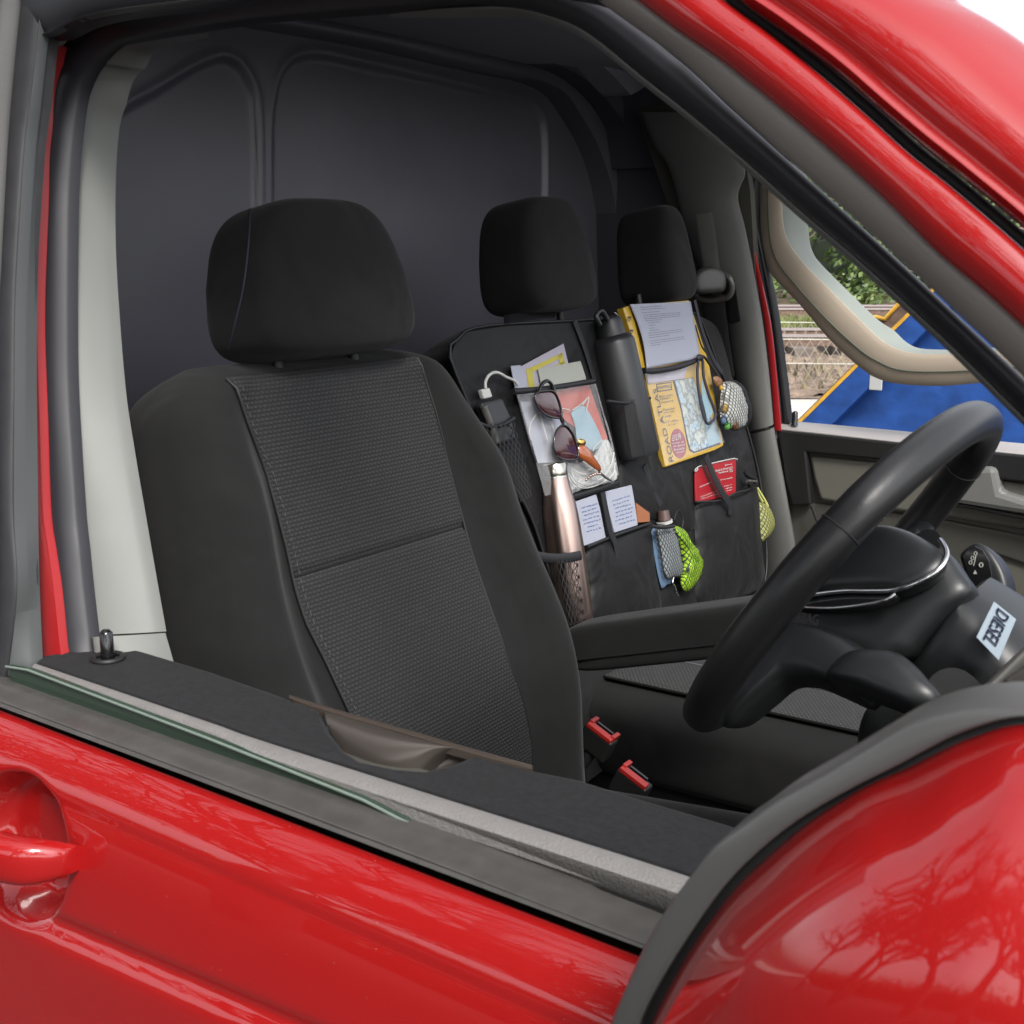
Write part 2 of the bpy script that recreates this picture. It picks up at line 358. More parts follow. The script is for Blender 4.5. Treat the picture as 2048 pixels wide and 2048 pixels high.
def quad(a, b, c, d): return ([a, b, c, d], [(0, 1, 2, 3)])

# ================================================================== THE SETTING
def flat(name, pts, z, m, kind='structure'):
    return tag(obj(name, [V((x, y, z)) for x, y in pts], [tuple(range(len(pts)))], m, None, False), kind=kind)
def RD(r, d, z=0): p = RT * r + dH * d; return V((CAM.x + p.x, CAM.y + p.y, z))   # railway frame: along the line / away from the van
flat('ground', [(-300, -300), (300, -300), (300, 300), (-300, 300)], 0, 'asphalt')
def strip(name, d0, d1, z0, z1, m, kind='structure', r=60):
    return tag(obj(name, [RD(-r, d0, z0), RD(r, d0, z0), RD(r, d1, z1), RD(-r, d1, z1)], [(0, 1, 2, 3)], m, None, False), kind=kind)
strip('pavement', 8.6, 12.2, .06, .06, 'concrete'); strip('verge', 12.2, 15.0, .07, .07, 'gravel')
def bumpy(name, d0, d1, zf, m, kind, r0=-8, r1=14, nr=160, nd=50, amp=.03):
    vs = []; rnd = random.Random(3)
    for i in range(nr + 1):
        for j in range(nd + 1):
            r = r0 + (r1 - r0) * i / nr; d = d0 + (d1 - d0) * j / nd
            vs.append(RD(r, d, zf(d) + rnd.uniform(-amp, amp)))
    fs = [(i * (nd + 1) + j, (i + 1) * (nd + 1) + j, (i + 1) * (nd + 1) + j + 1, i * (nd + 1) + j + 1) for i in range(nr) for j in range(nd)]
    return tag(obj(name, vs, fs, m, None, False), kind=kind)
bumpy('track_ballast', 12.4, 29, lambda d: .09 + .01 * max(0, d - 17), 'gravel', 'stuff', r0=-14, r1=20, nr=300, nd=120, amp=.035)
strip('embankment', 28.5, 60, .15, 5.5, 'earth')
# grass strips between and beside the tracks
def blades(name, d0, d1, zf, n, h, m, r0=-4, r1=14):
    rnd = random.Random(11); vs = []; fs = []
    for _ in range(n):
        p = RD(rnd.uniform(r0, r1), rnd.uniform(d0, d1)); p.z = zf
        a = rnd.uniform(0, 6.28); q = V((math.cos(a), math.sin(a), 0)) * .03; k = len(vs)
        hh = h * rnd.uniform(.5, 1.2); l = V((rnd.uniform(-.5, .5), rnd.uniform(-.5, .5), 1)) * hh
        vs += [p - q, p + q, p + l]; fs.append((k, k + 1, k + 2))
    return tag(obj(name, vs, fs, m, None, False), kind='stuff')
blades('grass', 21.6, 24.2, .1, 9000, .22, 'grass'); blades('dry_weeds', 12.6, 15.6, .08, 1300, .18, 'dry_stem')
def rail(d, label, z=.22):
    t = thing('railway_rail', RD(3, d, .1), label, 'rail', 'rails of the railway line')
    A = (RT, dH, V((0, 0, 1)))
    box('rail_head', RD(3, d, z + .13), A, (26, .035, .02), 'rail', t, 0); box('rail_web', RD(3, d, z + .06), A, (26, .012, .055), 'rust', t, 0); box('rail_foot', RD(3, d, z), A, (26, .07, .012), 'rust', t, 0)
rail(17.3, 'railway rail nearest the chain-link fence'); rail(18.75, 'second railway rail from the chain-link fence, before the grass strip')
rail(25.2, 'railway rail just behind the grass strip'); rail(26.65, 'farthest railway rail, at the foot of the ivy bank')
slp = None
for d in (18.0, 25.9):
    for k in range(34):
        if slp is None:
            slp = box('railway_sleeper', RD(0, 0, 0), (RT, dH, V((0, 0, 1))), (.13, 1.25, .07), 'sleeper', None, .01)
            o = slp
        else: o = slp.copy(); sc.collection.objects.link(o)
        o.location = RD(-5 + k * .65, d, .14) - RD(0, 0, 0)
        tag(o, 'grey sleeper lying under the ' + ('near track before the grass strip' if d < 20 else 'far track at the foot of the ivy bank'), 'railway sleeper', 'railway sleepers under the ' + ('near' if d < 20 else 'far') + ' track')
# chain-link fence
fe = thing('chain_link_fence', RD(2, 12.9, .07), 'low rusty chain-link fence between the pavement and the railway', 'fence')
grid('wire_mesh', lambda u, v: RD(-6 + 16 * u, 12.9 + .03 * math.sin(u * 60), .07 + .72 * v), 120, 4, 'chainlink', fe, (16, .72))
for z, nm in ((.36, 'wire'), (.62, 'wire'), (.80, 'top_wire')): tube(nm, [RD(-6 + i, 12.9, z + .01 * math.sin(i)) for i in range(17)], .006 if z < .7 else .005, 'wire', fe, 6)
for i in range(6): box('post', RD(-5.5 + i * 3.1, 12.95, .45), (RT, dH, V((0, 0, 1))), (.03, .03, .42), 'concrete', fe, .004)
# ivy bank: leaf clumps over a dark slope
def leaves(name, n, f, size, m, parent=None, seed=5):
    rnd = random.Random(seed); vs = []; fs = []
    for _ in range(n):
        p = f(rnd); a = V((rnd.uniform(-1, 1), rnd.uniform(-1, 1), rnd.uniform(-.6, 1))).normalized(); b = a.orthogonal().normalized(); c = a.cross(b); s = size * rnd.uniform(.5, 1.3); k = len(vs)
        vs += [p - b * s, p + c * s * .6, p + b * s, p - c * s * .6]; fs.append((k, k + 1, k + 2, k + 3))
    return obj(name, vs, fs, m, parent, False)
lump = [(random.uniform(-3, 18), random.uniform(0, 5.5), random.uniform(.5, 1.3)) for _ in range(90)]
def ivyp(bias):
    def f(r):
        l = r.choice(lump); a = r.uniform(0, 6.28); q = abs(r.gauss(0, .55)) * l[2]
        rr = l[0] + math.cos(a) * q * 1.3; h = max(0, l[1] + math.sin(a) * q)
        return RD(rr, 29.2 + h * .55 - l[2] * max(0, 1 - q / l[2]) * 1.1 + bias + r.uniform(-.1, .1), .35 + h)
    return f
bumpy('undergrowth', 30.3, 36, lambda d: .2 + (d - 30.3) * .95, 'ivy_dark', 'stuff', nr=80, nd=30, amp=.3)
tag(leaves('ivy', 16000, ivyp(.25), .11, 'ivy', None, 5), kind='stuff'); tag(leaves('ivy_highlights', 7000, ivyp(-.1), .095, 'ivy_light', None, 6), kind='stuff')  # second set: lighter ivy leaves, highlights put into their colour
for k in range(7):
    r = random.Random(k); x = 5.2 + k * .9; P = [RD(x + r.uniform(-1.6, 1.6) * i / 5 + (i * .35), 28.6 + i * .25, 3.6 - i * .55 + r.uniform(-.2, .2)) for i in range(6)]
    tag(tube('dry_bramble_stem', P, .013, 'dry_stem', None, 6, smooth_path=20), 'thin pale bramble stem trailing over the ivy bank', 'bramble', 'pale bramble stems on the ivy bank')
    
# blue skip beyond the passenger window
SKY_ = 5.0
skp = thing('waste_skip', (-.4, 5.7, 0), 'blue steel waste skip with a yellow-edged sloping end beyond the passenger window', 'skip')
def sk(px, py, o=0): return onY(px, py, SKY_ + o)
yl0, yl1 = sk(1600, 843), sk(1817, 629); f0, f1 = sk(1666, 848), sk(1852, 662)
dv = (yl1 - yl0).normalized(); dw = (f1 - f0).normalized()
ylB = yl0 - dv * (yl0.z - .25) / dv.z; ylT = yl1 + dv * .62; fB = f0 - dw * (f0.z - .25) / dw.z; fT = f1 + dw * .62
YN = V((0, -1, 0))
slab('end_flange', [ylB, fB, fT, ylT], YN, .10, 'skip_blue', skp, .006)
top = ylT.z
slab('side_panel', [fB + V((0, .11, 0)) - V((.08, 0, 0)), V((2.6, SKY_ + .11, .25)), V((2.6, SKY_ + .11, top)), fT + V((0, .11, 0)) - V((.08, 0, 0))], YN, .02, 'skip_blue', skp)
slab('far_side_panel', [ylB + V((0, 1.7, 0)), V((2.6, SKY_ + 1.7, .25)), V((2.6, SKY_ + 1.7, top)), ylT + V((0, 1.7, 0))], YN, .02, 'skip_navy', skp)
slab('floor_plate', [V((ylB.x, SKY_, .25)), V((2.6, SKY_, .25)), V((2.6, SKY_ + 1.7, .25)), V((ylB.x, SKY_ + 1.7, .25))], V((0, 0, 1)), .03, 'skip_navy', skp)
nE = V((-dv.z, 0, dv.x)).normalized()
slab('yellow_edge', [ylB - V((.014, .006, 0)), ylB + V((.012, -.006, 0)), ylT + V((.012, -.006, 0)), ylT - V((.014, .006, 0))], YN, .03, 'skip_yellow', skp)
slab('end_plate', [ylB + V((-.03, .03, 0)), ylT + V((-.03, .03, 0)), ylT + V((-.03, 1.7, 0)), ylB + V((-.03, 1.7, 0))], nE, .02, 'rust', skp)
hk = [(1745, 640), (1748, 634), (1770, 637), (1797, 609), (1815, 612), (1817, 629), (1780, 665), (1764, 655), (1762, 648)]
slab('latch_plate', [sk(x, y, .02) for x, y in hk], YN, .03, 'rust', skp, .004)
tube('latch_rim', [sk(x, y, .01) for x, y in [(1742, 637), (1752, 634), (1770, 638), (1797, 608)]], .012, 'skip_yellow', skp)
mid = f0.lerp(fT, .45) + V((.5, .0, 0))
for x in (.45, 1.4): box('stiffener', V((x, SKY_ + .0, .25 + (top - .25) / 2)), AX, (.05, .035, (top - .25) / 2 - .02), 'skip_blue', skp, .006)
box('reflector', sk(1752, 762), AX, (.035, .006, .05), 'white_plastic', skp, .004)
for x in (-1.1, .9): box('skid', V((x + .3, SKY_ + .85, .13)), AX, (.9, .10, .12), 'rust', skp, .01)
def scuff(seed, cx, cz, n):
    r = random.Random(seed); P = []
    for _ in range(n):
        a = V((cx + r.uniform(-.12, .12), SKY_ - .004, cz + r.uniform(-.09, .09))); d = V((r.uniform(-.03, .03), 0, r.uniform(-.02, .03))); e = V((0, 0, .004))
        P.append(quad(a - e, a + d - e, a + d + e, a + e))
    return P


# bare trees on the driver's side of the road (they are what the paint mirrors)
def bare_tree(x, y, h, seed, label):
    rnd = random.Random(seed); t = thing('bare_tree', (x, y, 0), label, 'tree', 'bare trees on the driver side'); vs = []; fs = []; tv = []; tf = []
    def seg(a, b, r0, r1, V_, F_):
        d = (b - a).normalized(); u = d.orthogonal().normalized(); w_ = d.cross(u); k = len(V_); N = 5
        for p, r in ((a, r0), (b, r1)):
            for i in range(N): th = 6.283 * i / N; V_.append(p + (u * math.cos(th) + w_ * math.sin(th)) * r)
        for i in range(N): F_.append((k + i, k + (i + 1) % N, k + N + (i + 1) % N, k + N + i))
    def grow(p, d, L, r, dep):
        n = 3
        for i in range(n):
            q = p + d * L / n; seg(p, q, max(.007, r * (1 - .25 * i / n)), max(.006, r * (1 - .25 * (i + 1) / n)), tv if dep == 0 else vs, tf if dep == 0 else fs)
            p = q; d = (d + V((rnd.gauss(0, .13), rnd.gauss(0, .13), rnd.gauss(.03, .08)))).normalized()
            if dep >= 1 and dep < 6 and i < n - 1:
                e = (d + V((rnd.gauss(0, .6), rnd.gauss(0, .6), rnd.gauss(.1, .4)))).normalized(); grow(p, e, L * .6, r * .5, dep + 2)
        if dep < 6:
            for _ in range(3 if dep < 5 else 2):
                e = (d + V((rnd.gauss(0, .5), rnd.gauss(0, .5), rnd.gauss(.15, .35)))).normalized(); grow(p, e, L * rnd.uniform(.62, .82), r * .62, dep + 1)
    grow(V((x, y, 0)), V((0, 0, 1)), h * .22, h * .019, 0)
    obj('trunk', tv, tf, 'bark', t); obj('crown', vs, fs, 'bark', t)
bare_tree(-5.0, -6.0, 13, 1, 'tall bare tree across from the rear of the van'); bare_tree(-.8, -7.0, 14, 2, 'tallest bare tree, straight across from the driver door')
bare_tree(-3.0, -8.2, 14, 5, 'bare tree between the two tallest ones across from the van'); bare_tree(-7.6, -9.5, 14, 6, 'bare tree set back behind the rear one'); bare_tree(1.6, -10.5, 13, 7, 'bare tree set back behind the tallest one')
bare_tree(4.5, -8.5, 12, 3, 'bare tree across from the bonnet'); bare_tree(-10.5, -6.5, 13, 4, 'bare tree farthest toward the rear of the van')
hb = thing('hedge', (-2, -14.5, 0), 'unseen dark hedge added across from the driver door to darken its reflections', 'hedge')  # hedge added out of view to darken what the door paint reflects
leaves('foliage', 9000, lambda r: V((r.uniform(-24, 18), -14.5 + r.uniform(-.7, .7), abs(r.gauss(.9, .7)))), .2, 'ivy', hb, 9)
slab('stems', [V((-24, -15, 0)), V((18, -15, 0)), V((18, -15, 1.5)), V((-24, -15, 1.5))], V((0, 1, 0)), .4, 'ivy_dark', hb)

# ================================================================== THE VAN
van = thing('van', (-1.5, 0, 0), 'red van seen through its open driver window', 'van')
def sub(name, parent=van, loc=(0, 0, 0)):
    o = bpy.data.objects.new(name, None); sc.collection.objects.link(o); o.empty_display_size = .05
    o.parent = parent; o.matrix_parent_inverse = Matrix.Translation(-root_loc(parent)); o.location = loc
    return o
# root_loc of a sub-empty is its own location because its parent's offset is cancelled

# ---- driver door: outer skin with the handle bowl
door = sub('driver_door')
def skin(px, pz):   # px = X, pz = Z  -> Y of the outer skin
    if pz > 1.160:
        t = (1.196 - pz) / .036; y = -.902 - .029 * math.sin(min(max(t, 0), 1) * math.pi / 2) ** .8
    else:
        t = (1.160 - pz); y = -.931 - .020 * (1 - math.exp(-t / .05)) - .012 * t
        y += .006 * math.exp(-((pz - (1.062 + .07 * (px + .84))) / .008) ** 2) - .006 / (1 + math.exp((pz - (1.062 + .07 * (px + .84))) / .006))
    bx, bz = (px + .815) / .064, (pz - 1.113) / .056
    q = bx * bx + bz * bz
    if q < 1.25: y += .034 * (1 / (1 + math.exp((q - .86) / .07)))
    return y
NX, NZ = 260, 200
vs = []; fs = []
for i in range(NX + 1):
    for j in range(NZ + 1):
        x = -1.06 + .99 * i / NX; z = 1.197 - .74 * (j / NZ) ** 1.35; vs.append(V((x, skin(x, z), z)))
for i in range(NX):
    for j in range(NZ): fs.append((i * (NZ + 1) + j, (i + 1) * (NZ + 1) + j, (i + 1) * (NZ + 1) + j + 1, i * (NZ + 1) + j + 1))
sk_ = obj('door_skin', vs, fs, 'red_paint', door); so_ = sk_.modifiers.new('s', 'SOLIDIFY'); so_.thickness = .0015; so_.offset = -1
# handle
hp = [(-1.02, 1.149, -.948), (-.95, 1.145, -.975), (-.88, 1.139, -.985), (-.81, 1.134, -.984), (-.775, 1.132, -.976), (-.750, 1.131, -.964), (-.738, 1.130, -.946)]
rings = []
for i, (x, z, y) in enumerate(hp):
    hz = [.014, .016, .0175, .018, .018, .0165, .010][i]; hy = [.012, .012, .011, .012, .013, .014, .010][i]
    rings.append([V((x + (.004 if i == 6 else 0), y + math.copysign(abs(math.sin(a)) ** .7, math.sin(a)) * hy, z + math.copysign(abs(math.cos(a)) ** .7, math.cos(a)) * hz)) for a in [2 * math.pi * k / 28 for k in range(28)]])
def smooth_rings(rs, n):
    cols = [cat([r[k] for r in rs], n) for k in range(len(rs[0]))]
    return [[cols[k][i] for k in range(len(cols))] for i in range(n)]
loft('door_handle', smooth_rings(rings, 40), 'red_paint', door)
# belt moulding, slot, glass, pads
mo_lo = [(-120, 1367), (0, 1413), (420, 1569), (850, 1732), (1280, 1893), (1400, 1938)]
mo_up = [(-120, 1312), (13, 1363), (420, 1508), (865, 1665), (1250, 1817), (1400, 1874)]
mprof = lambda s: .0035 * min(1, s / .10, (1 - s) / .05) ** .5 + .0065 * math.exp(-((s - .46) / .17) ** 2)
zl = lambda x, y: onY(x, y, -.906); zu = lambda x, y: onY(x, y, -.880)
px_ribbon('window_moulding', mo_lo, mo_up, zl, zu, 'satin_trim', door, n=50, prof=mprof, thick=.012, nrm=V((0, -1, .1)), sec=30)
A = [onY(x, y, -.876) for x, y in [(16, 1330), (60, 1337), (420, 1473), (731, 1596), (862, 1664)]]; A = [A[0], A[1], A[2], A[3], A[4], A[4] + V((.5, 0, -.08))]
slab('window_glass', A + [V((A[-1].x, -.876, .9)), V((A[0].x, -.876, .9))], V((0, -1, 0)), .004, 'glass', door, .0015)
tube('glass_edge', [p + V((0, -.002, -.0008)) for p in A[:5]], .0012, 'glass_edge', door, 8)
slab('slot_liner', [V((-1.05, -.8705, 1.208)), V((-.1, -.8705, 1.208)), V((-.1, -.8705, 1.0)), V((-1.05, -.8705, 1.0))], V((0, -1, 0)), .002, 'black', door)
ga = [(70, 1327), (420, 1445), (550, 1490), (1250, 1712), (1420, 1768)]; gb = [(62, 1343), (420, 1467), (550, 1520), (1250, 1752), (1420, 1808)]; gc = [(60, 1352), (420, 1490), (550, 1545), (785, 1626), (1250, 1795), (1420, 1857)]
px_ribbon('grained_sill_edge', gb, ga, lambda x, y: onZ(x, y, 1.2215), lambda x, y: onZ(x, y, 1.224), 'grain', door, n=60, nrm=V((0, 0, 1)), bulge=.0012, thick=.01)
px_ribbon('grained_sill_side', gc, gb, lambda x, y: onY(x, y, -.868), lambda x, y: onZ(x, y, 1.2214), 'grain_shaded', door, n=60, nrm=V((0, -1, .3)), bulge=.0015, thick=.006)
inn = [(76, 1313), (120, 1304), (185, 1297), (239, 1292), (272, 1297), (326, 1313), (420, 1341), (556, 1388), (640, 1420), (660, 1462), (690, 1500), (720, 1520), (790, 1535), (850, 1540), (905, 1527), (949, 1509), (1000, 1522), (1064, 1538), (1159, 1557), (1250, 1586), (1448, 1644), (1560, 1680)]
aline = cat([(*p, 0) for p in ga], 60); ip = [onZ(x, y, 1.2232) for x, y in inn]; ap = [onZ(p.x, p.y, 1.2242) for p in aline]
sl_ = slab('flocked_sill_top', ap + ip[::-1], V((0, 0, 1)), .012, 'flock', door, .004)
# inner door card below the sill
slab('inner_door_card', [V((-1.0, -.80, 1.208)), V((-.05, -.80, 1.208)), V((-.05, -.76, .5)), V((-1.0, -.76, .5))], V((0, 1, 0)), .03, 'card_dark', door, .004)
# pull handle in its pocket
H1 = [(648, 1424), (700, 1438), (800, 1468), (900, 1497), (960, 1514)]; H2 = [(668, 1495), (700, 1512), (760, 1532), (830, 1539), (905, 1526)]
px_ribbon('pull_handle', H2, H1, lambda x, y: onZ(x, y, 1.207), lambda x, y: onZ(x, y, 1.2225), 'bronze_trim', door, n=40, nrm=V((0, -.3, 1)).normalized(), bulge=.009, thick=.01, power=.8, sec=12)
L1 = [(578, 1396), (655, 1422), (800, 1464), (949, 1508), (1064, 1538)]; L2 = [(580, 1393), (660, 1417), (800, 1457), (955, 1502), (1066, 1534)]
px_ribbon('pull_handle_lip', L1, L2, lambda x, y: onZ(x, y, 1.225), lambda x, y: onZ(x, y, 1.220), 'lip_brown', door, n=30, nrm=V((0, 0, 1)), bulge=.002, thick=.006)
slab('pocket_liner', [onZ(x, y, 1.203) for x, y in [(600, 1482), (655, 1452), (700, 1520), (640, 1500)]], V((0, 0, 1)), .004, 'cream', door)
slab('handle_pocket', [onZ(x, y, 1.188) for x, y in [(590, 1490), (640, 1425), (980, 1520), (900, 1560), (700, 1545)]], V((0, 0, 1)), .004, 'black', door)
# lock pin
lp = onZ(216, 1318, 1.224)
tube('lock_pin', [lp, lp + V((0, 0, .004)), lp + V((0, 0, .024)), lp + V((0, 0, .027))], [.0065, .006, .0058, .003], 'black_gloss', door, 16)
tube('lock_pin_collar', [lp + V((.0125 * math.cos(a), .0125 * math.sin(a), .001)) for a in [6.283 * k / 24 for k in range(24)]], .0028, 'black', door, 8, True)
# ---- door window frame (left upright, corner, header)
F0 = [(-26, 1420), (-2, 1180), (-4, 700), (3, 530), (11, 371), (21, 212), (42, 0), (55, -60)]
F1 = [(16, 1352), (35, 1180), (28, 1024), (29, 800), (31, 600), (42, 400), (52, 269), (62, 197), (76, 68), (84, -30)]
F2 = [(66, 1338), (59, 1180), (56, 1024), (53, 742), (56, 530), (61, 400), (64, 310), (68, 217), (81, 130), (90, 60)]
px_ribbon('window_frame_rear', F0, F1, lambda x, y: near(x, y, -.005), lambda x, y: near(x, y, 0), 'rubber', door, n=60, bulge=.003, thick=.02)
px_ribbon('glass_run_lip', F1, F2, lambda x, y: near(x, y, -.002), lambda x, y: near(x, y, .012), 'lip_grey', door, n=60, bulge=.002, thick=.01)
E0 = [(-60, 1420), (-45, 1180), (-50, 700), (-45, 530), (-36, 371), (-24, 212), (-10, 60), (0, -40)]
px_ribbon('outer_frame_strip', E0, F0, lambda x, y: near(x, y, -.02), lambda x, y: near(x, y, -.0055), 'frame_grey', door, n=60, bulge=.003, thick=.02)
# header: inner dark lip of the door frame above the opening
HA = [(64, 60), (100, 66), (159, 38), (240, 20), (400, 0), (600, -30), (900, -45), (1130, -20), (1199, -2)]
HB = [(44, -5), (60, -30), (120, -45), (260, -70), (400, -90), (600, -120), (900, -140), (1150, -120), (1300, -95)]
px_ribbon('window_frame_header', HA, HB, lambda x, y: near(x, y, .004), lambda x, y: near(x, y, -.006), 'rubber_soft', door, n=60, bulge=.004, thick=.02)
HC = [(72, 70), (100, 72), (159, 41), (240, 24), (400, 4), (600, -26), (900, -40), (1130, -14)]; HD = [(70, 66), (98, 64), (157, 35), (240, 17), (400, -4), (600, -34), (900, -48), (1130, -22)]
px_ribbon('header_lip', HC, HD, lambda x, y: near(x, y, .006), lambda x, y: near(x, y, .002), 'lip_grey', door, n=60, bulge=.002, thick=.004)
# A-pillar side of the door frame: dark frame, sky reflection in its taupe colour, then red door skin
T0 = [(1150, -40), (1199, 3), (1342, 106), (1448, 202), (1556, 300), (1757, 480), (1900, 612), (2048, 753), (2180, 880)]
T1 = [(1210, -45), (1273, 0), (1353, 61), (1448, 127), (1554, 212), (1660, 302), (1766, 397), (1872, 503), (1978, 593), (2048, 657), (2200, 800)]
R1 = [(1400, -50), (1448, 0), (1540, 68), (1648, 156), (1733, 230), (1822, 310), (1900, 372), (2040, 492), (2200, 640)]
px_ribbon('window_frame_front', T0, T1, lambda x, y: near(x, y, .010), lambda x, y: near(x, y, -.004), 'frame_sky_sheen', door, n=70, bulge=.004, thick=.02)
px_ribbon('door_frame_skin', T1, R1, lambda x, y: near(x, y, -.006), lambda x, y: near(x, y, -.008), 'red_paint', door, n=90, thick=.01, sec=36, prof=lambda s: .0055 * math.sin(math.pi * s) + .003 * (1 - math.exp(-min(s, 1 - s) / .03)))
# ---- body A pillar
ap_ = sub('a_pillar')
G0 = R1; G1 = [(1430, -50), (1478, 0), (1566, 62), (1672, 142), (1757, 216), (1846, 292), (1924, 354), (2060, 466), (2220, 610)]
A_, B_ = (lambda a, b: ([near(p.x, p.y, .010) for p in a], [near(p.x, p.y, .010) for p in b]))(*zip(*[((p + V((-5, 6, 0))), p + V((22, -16, 0))) for p in cat([(*p, 0) for p in G0], 60)]))
ribbon('door_gap_seal', A_, B_, 'black', ap_, bulge=.002, thick=.01)
G2 = [(1880, -45), (1915, 0), (1950, 22), (1990, 45), (2052, 88), (2120, 145), (2200, 215), (2290, 300), (2400, 420)]
px_ribbon('pillar_skin', G1, G2, lambda x, y: near(x, y, -.006), lambda x, y: near(x, y, .035), 'red_paint', ap_, n=90, thick=.012, sec=30, prof=lambda s: .030 * math.sin(math.pi * min(1, s * 1.0)) ** .8 + .006 * math.exp(-((s - .06) / .04) ** 2))
# ---- B pillar: red flange, seal, cream trim
bp = sub('b_pillar')
B2 = F2; B3 = [(132, 1340), (121, 1302), (108, 1180), (97, 1100), (87, 1024), (80, 848), (74, 636), (80, 400), (83, 310), (89, 248), (96, 166), (120, 90)]
px_ribbon('pillar_flange', [(76, 1360), (68, 1180), (60, 1024), (55, 742), (58, 530), (62, 400), (66, 310), (70, 217), (82, 140), (100, 80)], B3, lambda x, y: near(x, y, .038), lambda x, y: near(x, y, .038), 'red_matt', bp, n=60, bulge=.001, thick=.01)
slab('pillar_behind', [near(-80, 1500, .06), near(128, 1500, .06), near(90, 1024, .06), near(85, 500, .06), near(130, -60, .06), near(-80, -60, .06)], NN, .02, 'rubber', bp)
S3 = [(140, 1345), (122, 1302), (108, 1180), (97, 1100), (87, 1024), (80, 848), (75, 636), (80, 400), (84, 310), (90, 248), (79, 132 + 60), (92, 130), (104, 91), (124, 66), (159, 41), (270, 18), (400, -2), (600, -34), (900, -50), (1080, -30), (1199, 5), (1342, 110), (1448, 208), (1556, 306), (1757, 487), (1900, 620), (2048, 760), (2180, 890)]
S3 = [p for p in S3 if p != (79, 192)]
S4 = [(192, 1345), (184, 1295), (170, 1180), (160, 1080), (154, 1024), (140, 795), (137, 636), (139, 424), (143, 331), (151, 248), (161, 186), (178, 145), (195, 118), (224, 89), (248, 80), (400, 55), (530, 37), (795, 16), (927, 8), (1024, 13), (1103, 32), (1183, 69), (1289, 154), (1395, 238), (1501, 329), (1607, 424), (1713, 514), (1819, 610), (1925, 710), (2048, 832), (2180, 960)]
seal = sub('door_opening_seal')
def zipn(Pa, Pb, n): return cat([(*p, 0) for p in Pa], n), cat([(*p, 0) for p in Pb], n)
def matched(Pa, Pb, n, fa, fb):
    """resample B evenly, pair each with the nearest place on A"""
    b = cat([(*p, 0) for p in Pb], n); a = cat([(*p, 0) for p in Pa], 900); out = []; last = 0
    for q in b:
        best = min(range(last, min(len(a), last + 160)), key=lambda i: (a[i] - q).length); last = best; out.append(a[best])
    return [fa(p.x, p.y) for p in out], [fb(p.x, p.y) for p in b]
A_, B_ = matched(S3, S4, 140, lambda x, y: near(x, y, .048), lambda x, y: near(x, y, .060))
ribbon('rubber_seal', A_, B_, 'rubber_soft', seal, bulge=.007, thick=.01, sec=14, power=.8)
# thin light lip of the trim just inside the seal (header and A pillar)
C4 = S4[19:]; C5 = [(400, 68), (530, 50), (795, 28), (927, 22), (1020, 26), (1098, 45), (1176, 82), (1281, 166), (1387, 250), (1493, 341), (1599, 436), (1705, 526), (1811, 622), (1917, 722), (2040, 844), (2172, 972)]
A_, B_ = matched(C5, C4, 90, lambda x, y: near(x, y, .072), lambda x, y: near(x, y, .064))
ribbon('trim_lip', A_, B_, 'pillar_grey', seal, bulge=.004, thick=.006)
# cream pillar trim, folding inwards
P5 = [(300, 1180), (286, 1100), (273, 1024), (252, 900), (233, 768), (217, 556), (213, 424), (215, 331), (219, 269), (226, 228), (234, 207), (248, 157)]
px_ribbon('upper_pillar_trim', [(185, 1270), (170, 1180), (160, 1080), (154, 1024), (140, 795), (137, 636), (139, 424), (143, 331), (151, 248), (161, 186), (178, 145), (195, 118)], [(315, 1264)] + P5 + [(269, 130)], lambda x, y: near(x, y, .068), lambda x, y: near(x, y, .105), 'cream', bp, n=70, bulge=.007, thick=.01, sec=14, power=.7)
px_ribbon('lower_pillar_trim', [(198, 1380), (186, 1274)], [(345, 1380), (313, 1267)], lambda x, y: near(x, y, .062), lambda x, y: near(x, y, .105), 'cream', bp, n=12, bulge=.016, thick=.01, sec=14, power=.7)
px_ribbon('header_trim', [(195, 120), (224, 89), (248, 80), (325, 66), (400, 57)], [(272, 132), (290, 101), (319, 83), (355, 76), (400, 68)], lambda x, y: near(x, y, .062), lambda x, y: near(x, y, .10), 'pillar_grey', bp, n=24, bulge=.010, thick=.01, sec=10)
slab('frame_corner_piece', [near(x, y, .028) for x, y in [(74, 140), (82, 62), (165, 38), (150, 60), (110, 90), (90, 135)]], NN, .004, 'cream', bp)

# ---- shell: roof, floor, bulkhead, headliner, front structure
shell = sub('body_shell')
slab('roof_panel', [V((-1.6, -.72, 1.97)), V((-.60, -.72, 1.97)), V((-.62, .72, 1.97)), V((-1.6, .72, 1.97))], V((0, 0, 1)), .02, 'red_paint', shell, .01)
slab('rear_quarter_shade_panel', [V((-1.36, .79, 1.95)), V((-1.02, .79, 1.95)), V((-1.02, .86, 1.2)), V((-1.36, .86, 1.2))], V((0, 1, 0)), .01, 'bulkhead_shaded', shell)  # panel added to darken a patch that the window light brightens
slab('headliner', [V((-1.5, -.74, 1.925)), V((-.58, -.74, 1.905)), V((-.58, .74, 1.905)), V((-1.5, .74, 1.925))], V((0, 0, 1)), .015, 'headliner', shell, .004)
slab('driver_cant_rail', [V((-1.6, -.70, 1.96)), V((-.72, -.70, 1.96)), V((-.52, -.742, 1.79)), V((-1.6, -.742, 1.78))], V((0, -1, .2)), .02, 'red_paint', shell)
slab('passenger_cant_rail', [V((-1.6, .72, 1.94)), V((-.80, .72, 1.94)), V((-.70, .80, 1.74)), V((-1.6, .80, 1.74))], V((0, 1, .2)), .02, 'bulkhead_shaded', shell)
slab('cab_floor', [V((-1.5, -.88, .55)), V((.5, -.88, .55)), V((.5, .88, .55)), V((-1.5, .88, .55))], V((0, 0, 1)), .02, 'black', shell)
